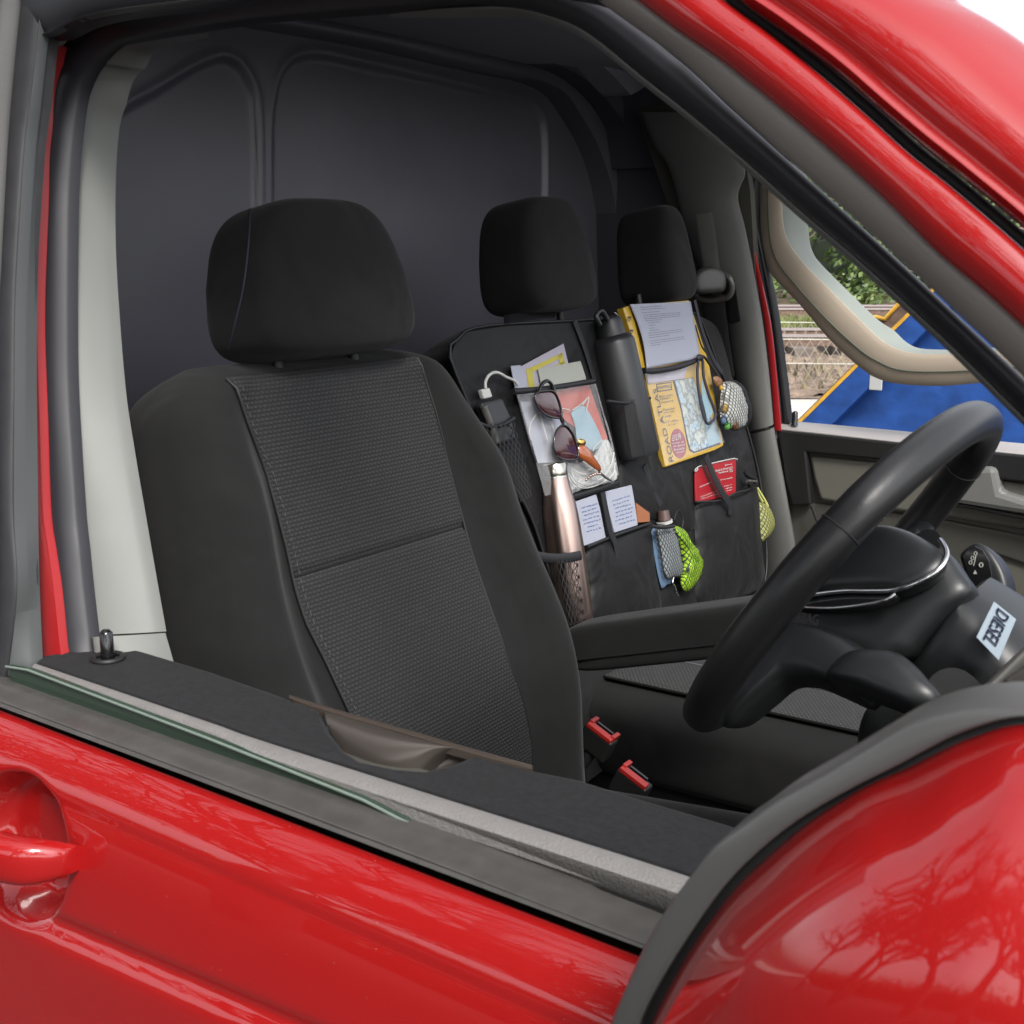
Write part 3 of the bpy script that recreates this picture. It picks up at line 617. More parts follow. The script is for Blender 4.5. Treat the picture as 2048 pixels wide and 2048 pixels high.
slab('passenger_side_panel', [V((-1.6, .90, 1.9)), V((-1.08, .90, 1.9)), V((-.95, .92, 1.22)), V((-.95, .92, .5)), V((-1.6, .92, .5))], V((0, 1, 0)), .02, 'bulkhead_shaded', shell)
slab('driver_side_panel', [V((-2.6, -.76, 1.9)), V((-1.02, -.76, 1.9)), V((-1.07, -.88, 1.22)), V((-1.07, -.93, .5)), V((-2.6, -.93, .5))], V((0, -1, 0)), .02, 'red_paint', shell)
bk = sub('bulkhead')
BX = -1.36
import numpy as np
def relief(polys, grooves, y0=-.92, y1=.92, z0=.95, z1=1.98, st=.0045):
    ny, nz = int((y1 - y0) / st), int((z1 - z0) / st); yy, zz = np.meshgrid(np.linspace(y0, y1, ny + 1), np.linspace(z0, z1, nz + 1), indexing='ij'); P = np.stack([yy.ravel(), zz.ravel()], 1); D = np.zeros(len(P))
    def dist(L, closed):
        L = np.array(L); m = np.full(len(P), 9.); ins = np.zeros(len(P), bool)
        for a, b in zip(L, np.roll(L, -1, 0) if closed else L[1:]):
            d = b - a; t = np.clip(((P - a) @ d) / max(d @ d, 1e-9), 0, 1); m = np.minimum(m, np.hypot(*(P - a - t[:, None] * d).T))
            if closed: c = (a[1] > P[:, 1]) != (b[1] > P[:, 1]); ins ^= c & (P[:, 0] < (b[0] - a[0]) * (P[:, 1] - a[1]) / (b[1] - a[1] + 1e-12) + a[0])
        return m, ins
    for L in polys:
        m, ins = dist(L, True); sd = np.where(ins, m, -m); t = np.clip((sd + .003) / .012, 0, 1); D -= .007 * t * t * (3 - 2 * t); D += .003 * np.exp(-((sd + .006) / .006) ** 2)
    for L, amp, wd in grooves:
        m, _ = dist(L, False); D += amp * np.exp(-(m / wd) ** 2)
    D += .0012 * np.sin(yy.ravel() * 7) * np.cos(zz.ravel() * 5)
    vs = [V((BX + D[i], P[i, 0], P[i, 1])) for i in range(len(P))]
    fs = [(i * (nz + 1) + j, (i + 1) * (nz + 1) + j, (i + 1) * (nz + 1) + j + 1, i * (nz + 1) + j + 1) for i in range(ny) for j in range(nz)]
    return obj('bulkhead_panel', vs, fs, 'bulkhead', bk)
def yz(P, n=70): return [(lambda q: (q.y, q.z))(onX(p.x, p.y, BX)) for p in cat([(*q, 0) for q in P], n)]
LP = yz([(205, 252), (250, 217), (318, 180), (380, 142), (424, 121), (452, 116), (478, 130), (495, 155), (508, 185), (514, 240), (516, 330), (516, 420)]) + [yz([(516, 1300), (516, 1301), (516, 1302)], 3)[0], yz([(150, 1300), (150, 1301), (150, 1302)], 3)[0]]
RP = yz([(545, 420), (545, 320), (546, 235), (553, 190), (560, 158), (578, 128), (600, 115), (640, 110), (700, 122), (850, 155), (1024, 197), (1056, 204), (1077, 224), (1088, 248), (1092, 300), (1092, 420)]) + [yz([(1092, 1300), (1092, 1301), (1092, 1302)], 3)[0], yz([(545, 1300), (545, 1301), (545, 1302)], 3)[0]]
relief([LP, RP], [(yz([(1150, 250), (1170, 272), (1190, 305)], 12), .006, .006), (yz([(900, 60), (1020, 95), (1100, 130)], 20), .008, .012)])
slab('lower_bulkhead', [V((BX - .004, -.9, 1.0)), V((BX - .004, .9, 1.0)), V((BX - .004, .9, .5)), V((BX - .004, -.9, .5))], V((1, 0, 0)), .01, 'bulkhead', bk)
def rib(x, P, dx, dy, m='bulkhead', bl=.012):
    Q = [(p[0] + dx, p[1] + dy) for p in P]
    return px_ribbon('roof_rib', P, Q, lambda a, b: onX(a, b, x), lambda a, b: onX(a, b, x - .01), m, bk, n=60, nrm=V((1, 0, 0)), bulge=bl, thick=.06, power=.8, sec=10)
rib(BX + .05, [(520, 45), (760, 88), (900, 120), (1024, 148), (1077, 159), (1130, 185), (1167, 238), (1199, 297), (1225, 380), (1245, 520)], 34, -26, 'bulkhead', .010)
rib(BX + .10, [(650, 12), (900, 70), (1060, 112), (1150, 145), (1215, 200), (1262, 280), (1292, 370), (1310, 520)], 40, -30, 'bulkhead_shaded', .012)
rib(BX + .16, [(700, -20), (950, 40), (1090, 78), (1190, 120), (1262, 190)], 44, -34, 'headliner', .008)

# front scuttle, windscreen base and dashboard mass keep the light honest
dash = sub('dashboard')
rbox('dash_body', (.22, 0, 1.12), AX, (.28, .86, .17), 'soft_plastic', dash, 5)

# ---- seats.  S(y, z, w): point on a backrest, w metres in front of its reference plane
def S(y, z, w, x0=-.91): return V((x0 + .22 * (1.45 - z), y, z)) + BN * w
def backrest(name, yc, hw, z0, z1, th, x0, m, parent, bol=.03, lum=.035, n=48, k=72, ex=5, rnd=.10, taper=.03, de=lambda z: 0):
    def half(z):
        d = (z1 - z) / rnd
        e = hw - taper * sstep(1.15, z1, z) + de(z) / 2
        return e * (1 if d > 1 else (1 - (1 - max(d, 0)) ** 2.6 * .30)), (1 if d > .5 else (1 - (1 - max(d, 0) / .5) ** 2.4 * .85))
    def front(u, z):   # u in -1..1
        b = bol * sstep(.58, .80, abs(u)) * (1 - .5 * sstep(.88, 1, abs(u))) * (1 - .75 * sstep(1.30, z1, z))
        return b + lum * math.exp(-((z - 1.05) / .13) ** 2)
    rings = []
    zs = [z0 + (z1 - z0) * (1 - (1 - i / n) ** 1.6) for i in range(n + 1)]
    for z in zs:
        h, tt = half(z); r = []
        for j in range(k):
            a = 2 * math.pi * j / k; cx = math.copysign(abs(math.cos(a)) ** (2 / ex), math.cos(a)); sx = math.copysign(abs(math.sin(a)) ** (2 / ex), math.sin(a))
            ww = sx * th / 2 * tt - th / 2
            if sx > 0: ww += front(cx, z) * sx ** 2
            r.append(S(yc + de(z) / 2 + cx * h, z, ww, x0))
        rings.append(r)
    loft(name, rings, m, parent)
    return front, half
def seatpx(px, py, w=0.0, x0=-.91): return onp(px, py, (x0 + w, 0, 1.45), (1, 0, .22))
ds = sub('driver_seat')
SY, SH = -.452, .262
def edge_shift(z): return -.044 * sstep(1.28, 1.44, z) + .026 * sstep(1.29, 1.08, z)
fr, hf = backrest('backrest', SY, SH, .80, 1.468, .12, -.905, 'cloth', ds, rnd=.065, bol=.05, taper=.026, de=edge_shift)
# woven centre panel between the two seams, following the padding
def interp(T_, z):
    T_ = sorted(T_)
    if z <= T_[0][0]: return T_[0][1]
    for (a, b), (c, d) in zip(T_, T_[1:]):
        if z <= c: return b + (d - b) * (z - a) / (c - a)
    return T_[-1][1]
def surf_w(Y_, z):
    h, tt = hf(z); uu = max(-.999, min(.999, (Y_ - SY - edge_shift(z) / 2) / h))
    sx = (1 - abs(uu) ** 5) ** .2
    return sx * .06 * tt - .06 + fr(uu, z) * sx ** 2
def trace(P):
    out = []
    for x, y in P:
        w_ = .0
        for _ in range(6):
            p = seatpx(x, y, w_ * 1.0246, -.905); w_ = .5 * w_ + .5 * surf_w(p.y, p.z)
        out.append((p.z, p.y))
    return out
SL = trace([(458, 765), (495, 858), (530, 948), (552, 1024), (572, 1103), (588, 1178), (609, 1246), (646, 1321), (684, 1405), (720, 1490)]); SR = trace([(836, 730), (880, 880), (918, 1030), (965, 1190), (1010, 1330), (1060, 1500)])
def panel(u, v):
    z = 1.452 - (1.452 - .90) * v; Y_ = interp(SL, z) * (1 - u) + interp(SR, z) * u
    return S(Y_, z, surf_w(Y_, z) + .0036 - .0040 * math.exp(-((z - 1.2475) / .004) ** 2), -.905)
grid('centre_panel', panel, 40, 150, 'grid_cloth', ds, (.30, .56))
def on_front(s_, z, lift=.003):
    Y_ = interp(SL, z) + (interp(SR, z) - interp(SL, z)) * s_
    return S(Y_, z, surf_w(Y_, z) + lift, -.905)
for sg in (-.004, 1.004): tube('seam', [on_front(sg, 1.450 - .545 * i / 50) for i in range(51)], .0016, 'black', ds, 6)
tube('cross_seam', [on_front(i / 20, 1.2475, .0) for i in range(21)], .0016, 'black', ds, 6)
# stitches beside the left seam
st = []
for i in range(64):
    z = 1.44 - i * .0085; a = on_front(.025, z, .0050); b = on_front(.025, z - .004, .0050); q = V((0, .0005, 0)); st.append(quad(a - q, b - q, b + q, a + q))
o_ = mesh_join('stitching', st, 'stitch', ds); o_['kind'] = 'stuff'
def drape(name, target, P, r, m, parent, n=40):
    from mathutils.bvhtree import BVHTree
    me = bpy.data.objects[target].data; bv = BVHTree.FromPolygons([v.co.copy() for v in me.vertices], [tuple(p.vertices) for p in me.polygons]); out = []
    for p in cat([(*q, 0) for q in P], n):
        h = bv.ray_cast(CAM, ray(p.x, p.y).normalized())
        if h[0] is not None: out.append(h[0])
    return tube(name, out, r, m, parent, 6) if len(out) > 2 else None
def headrest(name_p, yc, zc, x, hy, hz, parent, posts=True, tilt=.18):
    a = (V((math.cos(tilt), 0, math.sin(tilt))), V((0, 1, 0)), V((-math.sin(tilt), 0, math.cos(tilt))))
    def df(q):
        k = 1 - .15 * (max(q.z, -.5) + .5) ** 2
        return V((q.x * (1 - .10 * q.z) - .10 * q.y * q.y * (q.x > 0), q.y * k, q.z * (1 - .03 * q.y * q.y)))
    rbox(name_p, (x, yc, zc), a, (.058, hy, hz), 'cloth', parent, 5.5, 48, 40, df)
    if posts:
        for sg in (-1, 1):
            tube('headrest_post', [V((x + .0, yc + sg * .058, zc - hz + .02)), V((x + .01, yc + sg * .058, zc - hz - .035))], .006, 'black', parent, 12)
            tube('post_collar', [V((x + .008, yc + sg * .058, zc - hz - .018)), V((x + .01, yc + sg * .058, zc - hz - .030))], .012, 'black', parent, 16)
headrest('headrest', -.474, 1.541, -.935, .119, .083, ds)
drape('headrest_seam', 'headrest', [(458, 700), (472, 640), (484, 590), (492, 540), (498, 480), (500, 430), (500, 395)], .0011, 'ink', ds)
def cushion(name, y0, y1, x0, x1, zt0, zt1, th, m, parent, bol=.02):
    rings = []; n = 36; k = 60
    for i in range(n + 1):
        s = i / n; x = x0 + (x1 - x0) * s; zt = zt0 + (zt1 - zt0) * s; e = 1 if s < .8 else (1 - ((s - .8) / .2) ** 2.5 * .9)
        r = []
        for j in range(k):
            a = 2 * math.pi * j / k; cy = math.copysign(abs(math.cos(a)) ** .4, math.cos(a)); cz = math.copysign(abs(math.sin(a)) ** .4, math.sin(a))
            z = zt - th / 2 - th / 2 * (1 - e) * .6 + cz * th / 2 * e
            if cz > 0: z += bol * sstep(.6, .82, abs(cy)) * (1 - .5 * sstep(.9, 1, abs(cy))) * e
            r.append(V((x, (y0 + y1) / 2 + cy * (y1 - y0) / 2, z)))
        rings.append(r)
    return loft(name, rings, m, parent)
cushion('cushion', -.72, -.215, -.86, -.36, .895, .955, .16, 'cloth', ds)
# armrest on the inner side of the backrest, raised towards the front
a0, a1 = V((-.80, -.135, 1.058)), V((-.50, -.135, 1.150)); ad = (a1 - a0).normalized(); an = V((-ad.z, 0, ad.x))
rbox('armrest', (a0 + a1) / 2, (ad, V((0, 1, 0)), an), (.165, .032, .032), 'cloth', ds, 7)
tube('armrest_seam', [a0 + V((0, -.0325, 0)) - an * .012, a1 + V((0, -.0325, 0)) - an * .012], .0014, 'black', ds, 6)
box('seat_base', (-.6, -.46, .66), AX, (.24, .23, .10), 'black', ds, .01)
box('hinge_cover', (-.83, -.205, .93), (ad, V((0, 1, 0)), an), (.05, .012, .045), 'black', ds, .01)
# bench
bs = sub('bench_seat')
frb, hfb = backrest('backrest', .285, .455, .80, 1.475, .12, -1.0, 'cloth', bs, bol=.012, lum=.0, rnd=.09, taper=.01)
headrest('headrest', .100, 1.563, -1.03, .093, .085, bs); headrest('headrest', .470, 1.562, -1.03, .052, .084, bs)
cushion('cushion', .02, .78, -.93, -.38, .925, .935, .15, 'cloth', bs, .006)
grid('cushion_panel', lambda u, v: V((-.90 + .47 * u, .075 + .60 * v, .9325 + .008 * u)), 20, 20, 'grid_cloth_brightened', bs, (.46, .58), .002)
for y, m_ in ((.075, 'black'), (.20, 'ink_grey'), (.39, 'ink_grey')): tube('cushion_seam', [V((-.90 + .47 * i / 10, y, .9335 + .008 * i / 10)) for i in range(11)], .0007, m_, bs, 6)
box('bench_base', (-.65, .40, .70), AX, (.26, .36, .10), 'black', bs, .01)
# belt buckles
for px, py, l in ((1205, 1462, 'upper of the two red belt buckles, with its slot showing'), (1272, 1552, 'lower red belt buckle')):
    c = onY(px, py, -.10 if py < 1500 else -.165); dr = (onY(px + 44, py + 34, c.y) - c).normalized(); up = dr.cross(V((0, 1, 0))).normalized()
    if up.z < 0: up = -up
    bk_ = sub('belt_buckle'); bk_['label'] = l; Yx = V((0, 1, 0))
    box('buckle_body', c - up * .019, (dr, Yx, up), (.024, .011, .018), 'black', bk_, .004)
    box('release_button', c + up * .0005 - Yx * .006, (dr, Yx, up), (.021, .0055, .0035), 'buckle_red', bk_, .0015)
    for sg in ((-1, 1) if py < 1500 else (-1,)): box('button_lip', c + up * .002 + dr * (.0185 * sg) + Yx * .004, (dr, Yx, up), (.0032, .0085, .004), 'buckle_red', bk_, .001)
    box('tongue_slot', c + up * .0002 + Yx * .006, (dr, Yx, up), (.014, .002, .0035), 'black_gloss', bk_, .0005)
    tube('buckle_stalk', [c - up * .03, c - up * .09 - dr * .01], .009, 'webbing', bk_, 10)
# ---- passenger side: pillar, belt, door
pp = sub('passenger_pillar')
Q0 = [(1280, 224), (1309, 294), (1337, 335), (1361, 421), (1385, 500), (1430, 600), (1455, 650), (1469, 750), (1495, 862)]
Q1 = [(1440, 230), (1476, 300), (1488, 345), (1478, 372), (1474, 400), (1487, 452), (1505, 542), (1523, 643), (1536, 750), (1545, 850)]
FNP = V((0, -1, -.12)).normalized()
def far(px, py, o=0): return onp(px, py, (0, .82 + o, 1.22), (0, 1, .2))
px_ribbon('upper_pillar_trim', Q0, Q1, lambda x, y: far(x, y, -.02), lambda x, y: far(x, y, -.03), 'pillar_grey', pp, n=70, nrm=V((.3, -.95, 0)).normalized(), bulge=.016, thick=.02, sec=16, power=.7)
px_ribbon('lower_pillar_trim', [(1497, 868), (1503, 930), (1512, 1020), (1516, 1180), (1516, 1400)], [(1546, 857), (1560, 930), (1577, 1020), (1604, 1180), (1640, 1400)], lambda x, y: far(x, y, -.02), lambda x, y: far(x, y, -.03), 'pillar_grey', pp, n=40, nrm=V((.3, -.95, 0)).normalized(), bulge=.014, thick=.02, sec=16, power=.7)
slab('pillar_return', [far(x, y, .0) for x, y in [(1268, 215), (1470, 200), (1500, 380), (1530, 860), (1620, 1400), (1400, 1400), (1340, 420)]], V((0, -1, 0)), .02, 'card_dark', pp)
FS0 = [(1493, 344), (1484, 368), (1480, 400), (1492, 452), (1508, 540), (1526, 643), (1541, 760), (1551, 860)]
FS1 = [(1515, 345), (1508, 372), (1505, 420), (1512, 470), (1526, 560), (1543, 650), (1562, 770), (1580, 856)]
px_ribbon('passenger_door_seal', FS0, [(1508, 346), (1501, 368), (1497, 400), (1505, 452), (1519, 540), (1536, 640), (1549, 760), (1561, 860)], lambda x, y: far(x, y, .01), lambda x, y: far(x, y, .02), 'black', pp, n=40, nrm=V((0, -1, 0)), bulge=.002, thick=.006)
px_ribbon('pillar_flange', [(1497, 470), (1512, 550), (1530, 652), (1542, 760), (1549, 860)], [(1500, 465), (1520, 550), (1541, 652), (1553, 760), (1562, 862)], lambda x, y: far(x, y, .004), lambda x, y: far(x, y, .004), 'red_matt', pp, n=30, nrm=V((0, -1, 0)), bulge=.001, thick=.004)
pd = sub('passenger_door')
W0 = [(1500, 344), (1497, 370), (1502, 420), (1512, 470), (1526, 545), (1543, 650), (1557, 760), (1566, 858)]
W1 = [(1530, 340), (1516, 350), (1511, 380), (1513, 440), (1520, 480), (1534, 545), (1549, 620), (1566, 740), (1578, 843), (1580, 858)]
px_ribbon('window_frame_rear', W0, W1, lambda x, y: far(x, y, .04), lambda x, y: far(x, y, .04), 'rubber', pd, n=60, nrm=V((0, -1, 0)), bulge=.003, thick=.02)
# sill top, dark band, grey card with recessed insert
def fz(x, y, z=1.225): return onZ(x, y, z)
S0 = [(1553, 857), (1640, 866), (1782, 882), (1972, 901), (2048, 909), (2200, 925)]; S1 = [(1580, 842), (1640, 847), (1814, 863), (1972, 880), (2048, 887), (2200, 901)]
px_ribbon('sill_top', S0, S1, lambda x, y: onY(x, y, .83), lambda x, y: onY(x, y, .90), 'sill_grey', pd, n=30, nrm=V((0, 0, 1)), bulge=.004, thick=.02)
def fy(o): return lambda x, y: onY(x, y, .83 + o)
def fpoly(nm, P, o, m, t=.02, bv=.004): return slab(nm, [onY(x, y, .83 + o) for x, y in P], V((0, -1, 0)), t, m, pd, bv)
fpoly('sill_band', [(1552, 859), (1782, 884), (1972, 903), (2250, 931), (2250, 992), (2048, 965), (1900, 944), (1766, 920), (1612, 905), (1622, 1010), (1585, 1012), (1570, 960)], -.004, 'black')
fpoly('door_card', [(1560, 880), (2250, 960), (2250, 1500), (1500, 1400)], .03, 'card_grey', .02)
fpoly('card_insert', [(1618, 912), (1766, 926), (1900, 948), (2048, 968), (2250, 1000), (2250, 1120), (2048, 1060), (1900, 1035), (1700, 1010), (1640, 1000), (1628, 960)], .010, 'card_grey', .02, .006)
fpoly('armrest_ledge', [(1930, 965), (1958, 935), (1990, 935), (2000, 985), (2048, 1000), (2250, 1020), (2250, 1075), (2048, 1030), (1900, 1006)], -.02, 'pillar_grey', .05, .01)
fpoly('lower_card', [(1560, 1012), (1625, 1005), (1720, 1015), (1900, 1042), (2250, 1110), (2250, 1200), (1990, 1110), (1880, 1160), (1700, 1300), (1560, 1300)], .022, 'card_dark', .02, .006)
tube('card_seam', [onY(x, y, .824) for x, y in [(1623, 1012), (1640, 1060), (1665, 1140), (1690, 1200)]], .003, 'black', pd, 6)
tube('pocket_edge', [onY(x, y, .82) for x, y in [(1900, 1006), (1960, 1016), (2048, 1034), (2250, 1080)]], .004, 'black', pd, 6)
lp2 = onZ(1589, 851, 1.228)
tube('lock_pin', [lp2, lp2 + V((0, 0, .004)), lp2 + V((0, 0, .026)), lp2 + V((0, 0, .029))], [.007, .006, .006, .003], 'black_gloss', pd, 14)
# curved beige frame with a paler inner band across the passenger window
O1 = [(1518, 330), (1518, 420), (1521, 480), (1531, 520), (1545, 552), (1600, 610), (1660, 680), (1720, 735), (1755, 757), (1800, 768), (1880, 772), (1960, 766), (2060, 760)]
I1 = [(1562, 330), (1563, 400), (1567, 455), (1580, 490), (1610, 530), (1660, 580), (1720, 640), (1765, 682), (1800, 700), (1840, 708), (1890, 708), (1930, 706), (2040, 702)]
J1 = [(1610, 330), (1612, 400), (1614, 470), (1622, 505), (1640, 530), (1690, 580), (1750, 638), (1785, 662), (1808, 684), (1835, 697), (1880, 700), (1925, 699), (2040, 694)]
px_ribbon('beige_frame', O1, I1, lambda x, y: onY(x, y, .80), lambda x, y: onY(x, y, .79), 'beige', pd, n=90, nrm=V((0, -1, 0)), bulge=.008, thick=.014, sec=14, power=.7)
px_ribbon('beige_frame_inner', I1, J1, lambda x, y: onY(x, y, .792), lambda x, y: onY(x, y, .825), 'beige_inner', pd, n=90, nrm=V((0, -1, 0)), bulge=.003, thick=.01)
sm_ = [(1535, 330), (1536, 420), (1541, 480), (1556, 525), (1600, 580), (1660, 645), (1720, 700), (1760, 725), (1800, 740), (1870, 744), (1960, 740), (2050, 734)]
tube('beige_frame_seam', [onY(p.x, p.y, .7865) for p in cat([(*q, 0) for q in sm_], 80)], .0014, 'seam', pd, 6)
# belt and its turning loop on the passenger pillar
bl = sub('seat_belt')
px_ribbon('belt_webbing', [(1397, 590), (1410, 640), (1425, 700), (1439, 758)], [(1448, 590), (1454, 640), (1462, 700), (1470, 752)], lambda x, y: far(x, y, -.10), lambda x, y: far(x, y, -.10), 'webbing', bl, n=20, nrm=V((.8, -.6, 0)).normalized(), bulge=.003, thick=.003)
px_ribbon('belt_webbing', [(1390, 430), (1396, 470), (1408, 540)], [(1424, 425), (1432, 470), (1440, 540)], lambda x, y: far(x, y, -.075), lambda x, y: far(x, y, -.075), 'pillar_grey', bl, n=16, nrm=V((.8, -.6, 0)).normalized(), bulge=.002, thick=.003)
cp = [(1385, 560), (1386, 551), (1400, 536), (1422, 532), (1440, 540), (1451, 556), (1449, 576), (1440, 585), (1400, 588), (1388, 580)]
px_cover = [(x, y) for x, y in cp]
tube('loop_ring', [far(x, y, -.10) for x, y in [(1445, 550), (1458, 556), (1464, 575), (1458, 592), (1444, 598), (1420, 602), (1395, 596), (1386, 580)]], .006, 'satin_trim', bl, 10, smooth_path=24)
slab('height_adjuster', [far(x, y, -.05) for x, y in [(1448, 560), (1470, 556), (1483, 643), (1458, 648)]], V((.7, -.7, 0)).normalized(), .02, 'soft_plastic', bl, .004)

# ---- steering wheel and column
WC = V((-.325, -.47, 1.314)); WB = math.radians(56.6)
wn = V((-math.sin(WB), 0, math.cos(WB))); wt = V((math.cos(WB), 0, math.sin(WB))); wy = V((0, 1, 0))
sw = sub('steering_wheel')
def wp(u, v, h): return WC + wy * u + wt * v + wn * h       # u across, v up the wheel, h towards the driver
def flatb(v): return -.12 + (v + .12) * .42 if v < -.12 else (.10 + (v - .10) * .72 if v > .10 else v)
tube('rim', [wp(.176 * math.cos(a) * (1 + .03 * max(0, -math.sin(a))), flatb(.176 * math.sin(a)), 0) for a in [6.2832 * k / 120 for k in range(120)]], .0163, 'leather', sw, 28, True)
for a in (math.radians(152), math.radians(28)):
    c = wp(.176 * math.cos(a), .176 * math.sin(a), 0); d = (wt * math.cos(a) - wy * math.sin(a))
    e1 = (wy * math.cos(a) + wt * math.sin(a))
    tube('rim_joint', [c + (e1 * math.cos(b) + wn * math.sin(b)) * .0164 for b in [6.2832 * k / 30 for k in range(30)]], .0007, 'black', sw, 6, True)
def hubring(r, h, v0=0, k=56, ex=2.6, sx=1.0, sy=1.0):
    return [wp(r * sx * math.copysign(abs(math.cos(a)) ** (2 / ex), math.cos(a)), v0 + r * sy * math.copysign(abs(math.sin(a)) ** (2 / ex), math.sin(a)), h) for a in [2 * math.pi * j / k for j in range(k)]]
HV = .03
def spoke(nm, a, w0, w1, h0, h1, th=.012):
    ca, sa = math.cos(a), math.sin(a); e1 = wy * ca + wt * sa; e2 = wt * ca - wy * sa; R_ = []
    for i in range(13):
        s = i / 12; r = .05 + (.176 - .05) * s; ww = w0 + (w1 - w0) * s - .010 * math.sin(math.pi * s); h = h0 + (h1 - h0) * s ** 1.5
        R_.append([WC + wt * HV * (1 - s) + e1 * r + e2 * (ww * math.copysign(abs(math.cos(b)) ** .6, math.cos(b))) + wn * (h + th * math.sin(b)) for b in [6.2832 * k / 20 for k in range(20)]])
    return loft(nm, R_, 'soft_plastic', sw)
spoke('spoke', -.02, .026, .022, -.030, -.004)
def pill(name, P, p0, n_, bulge, m, parent, n=72, back=.03, K=9, e=1.0, c=None):
    """moulded cover: a measured outline on a tilted plane, domed in front and carried back"""
    n_ = V(n_).normalized(); pts = cat([(*p, 0) for p in P], n, True); cx, cy = c or (sum(p.x for p in pts) / n, sum(p.y for p in pts) / n); R_ = []
    for k in range(-3, K + 1):
        if k < 0: q = 1 + .0 * k - .10 * (k / 3) ** 2; off = back * k / 3
        else: q = max(.01, math.cos(k / K * math.pi / 2)) ** e; off = math.sin(k / K * math.pi / 2) * bulge
        R_.append([onp(cx + (p.x - cx) * q, cy + (p.y - cy) * q, p0, n_) + n_ * off for p in pts])
    return loft(name, R_, m, parent)
PADP = (-.33, -.47, 1.335); PADN = (-.35, -.50, .80)
padpts = [(1590, 1184), (1620, 1120), (1660, 1082), (1705, 1064), (1745, 1060), (1770, 1056), (1798, 1060), (1837, 1074), (1873, 1096), (1890, 1113), (1886, 1131), (1859, 1155), (1819, 1173), (1794, 1179), (1716, 1181), (1640, 1185)]
pill('airbag_pad', padpts, PADP, PADN, .012, 'soft_plastic', sw, back=.012, e=.5)
P_ = cat([(x, y, 0) for x, y in [(1882, 1084), (1888, 1092), (1895, 1106), (1894, 1122), (1878, 1144), (1836, 1169), (1790, 1183), (1740, 1185), (1690, 1185), (1630, 1192), (1600, 1200)]], 50)
tube('chrome_trim', [onp(p.x, p.y, PADP, PADN) + V(PADN) * .002 for p in P_], .0022, 'chrome', sw, 8)
P_ = cat([(x, y, 0) for x, y in [(1600, 1214), (1660, 1216), (1720, 1210), (1770, 1200), (1790, 1188)]], 20); tube('chrome_trim', [onp(p.x, p.y, PADP, PADN) for p in P_], .0014, 'chrome', sw, 8)
slab('trim_recess', [onp(x, y, PADP, PADN) - V(PADN) * .001 for x, y in [(1585, 1200), (1650, 1188), (1780, 1185), (1795, 1190), (1770, 1204), (1700, 1214), (1600, 1218)]], V(PADN).normalized(), .004, 'black_gloss', sw)
HP = (-.33, -.50, 1.30); HN = (-.15, -.85, .42)
hubpts = [(1560, 1204), (1631, 1196), (1740, 1191), (1800, 1184), (1860, 1162), (1892, 1134), (1897, 1106), (1918, 1136), (1944, 1183), (1900, 1232), (1850, 1285), (1823, 1313), (1760, 1330), (1640, 1322), (1574, 1306), (1530, 1280), (1525, 1240)]
pill('hub_cover', hubpts, HP, HN, .016, 'soft_plastic', sw, back=.05, e=.45)
sppts = [(1480, 1330), (1531, 1270), (1590, 1250), (1700, 1280), (1760, 1330), (1790, 1380), (1759, 1398), (1737, 1412), (1680, 1388), (1624, 1366), (1570, 1366), (1520, 1405), (1460, 1450), (1430, 1440), (1440, 1390)]
pill('lower_spoke', sppts, (-.36, -.55, 1.25), (-.2, -.75, .6), .016, 'soft_plastic', sw, back=.02, e=.6, c=(1600, 1295))
text('airbag_lettering', 'AIRBAG', *[onp(x, y, (-.36, -.55, 1.25), (-.2, -.75, .6)) + V((-.2, -.75, .6)) * .017 for x, y in [(1593, 1258), (1655, 1270), (1658, 1248), (1598, 1240)]], 'rubber', sw)
cl = sub('steering_column')
WCc = V((-.323, -.47, 1.291)); wnc = V((-math.sin(math.radians(61.2)), 0, math.cos(math.radians(61.2)))); wtc = V((math.cos(math.radians(61.2)), 0, math.sin(math.radians(61.2))))
cwp = lambda u, v, h: WCc + wy * u + wtc * v + wnc * h
def colring(hx, hy, h, v0=0): return [cwp(hx * math.copysign(abs(math.cos(a)) ** .6, math.cos(a)), v0 + hy * math.copysign(abs(math.sin(a)) ** .6, math.sin(a)), h) for a in [2 * math.pi * j / 40 for j in range(40)]]
loft('column_shroud', smooth_rings([colring(.053, .045, -.076, .024), colring(.058, .050, -.080, .024), colring(.068, .058, -.12, .016), colring(.072, .062, -.17, .004), colring(.074, .064, -.27, -.012)], 30), 'soft_plastic', cl)
loft('column_core', [colring(.045, .040, -.03, .024), colring(.045, .040, -.06, .022)], 'black', cl)
# stalks
pill('indicator_stalk', [(1654, 1352), (1663, 1334), (1691, 1310), (1723, 1302), (1770, 1303), (1805, 1313), (1837, 1338), (1859, 1363), (1882, 1392), (1872, 1414), (1830, 1420), (1760, 1396), (1716, 1378), (1670, 1364)], (-.2, -.61, 1.25), (0, -.75, .66), .014, 'soft_plastic', cl, back=.02, e=.55)
pill('wiper_stalk', [(1921, 1113), (1930, 1099), (1948, 1088), (1962, 1088), (1983, 1103), (2005, 1138), (2015, 1174), (2017, 1220), (1987, 1215), (1948, 1200), (1930, 1142)], (-.2, -.36, 1.3), (-.1, -.93, .3), .004, 'soft_plastic', cl, back=.03, e=.4)
slab('stalk_face', [onp(x, y, (-.2, -.3655, 1.3), (-.1, -.93, .3)) for x, y in [(1924, 1113), (1933, 1101), (1950, 1092), (1966, 1100), (1978, 1120), (1984, 1150), (1983, 1205), (1950, 1196), (1934, 1145)]], V((-.1, -.93, .3)).normalized(), .002, 'black_gloss', cl, .0006)
fp = lambda x, y: onp(x, y, (-.2, -.3665, 1.3), (-.1, -.93, .3))
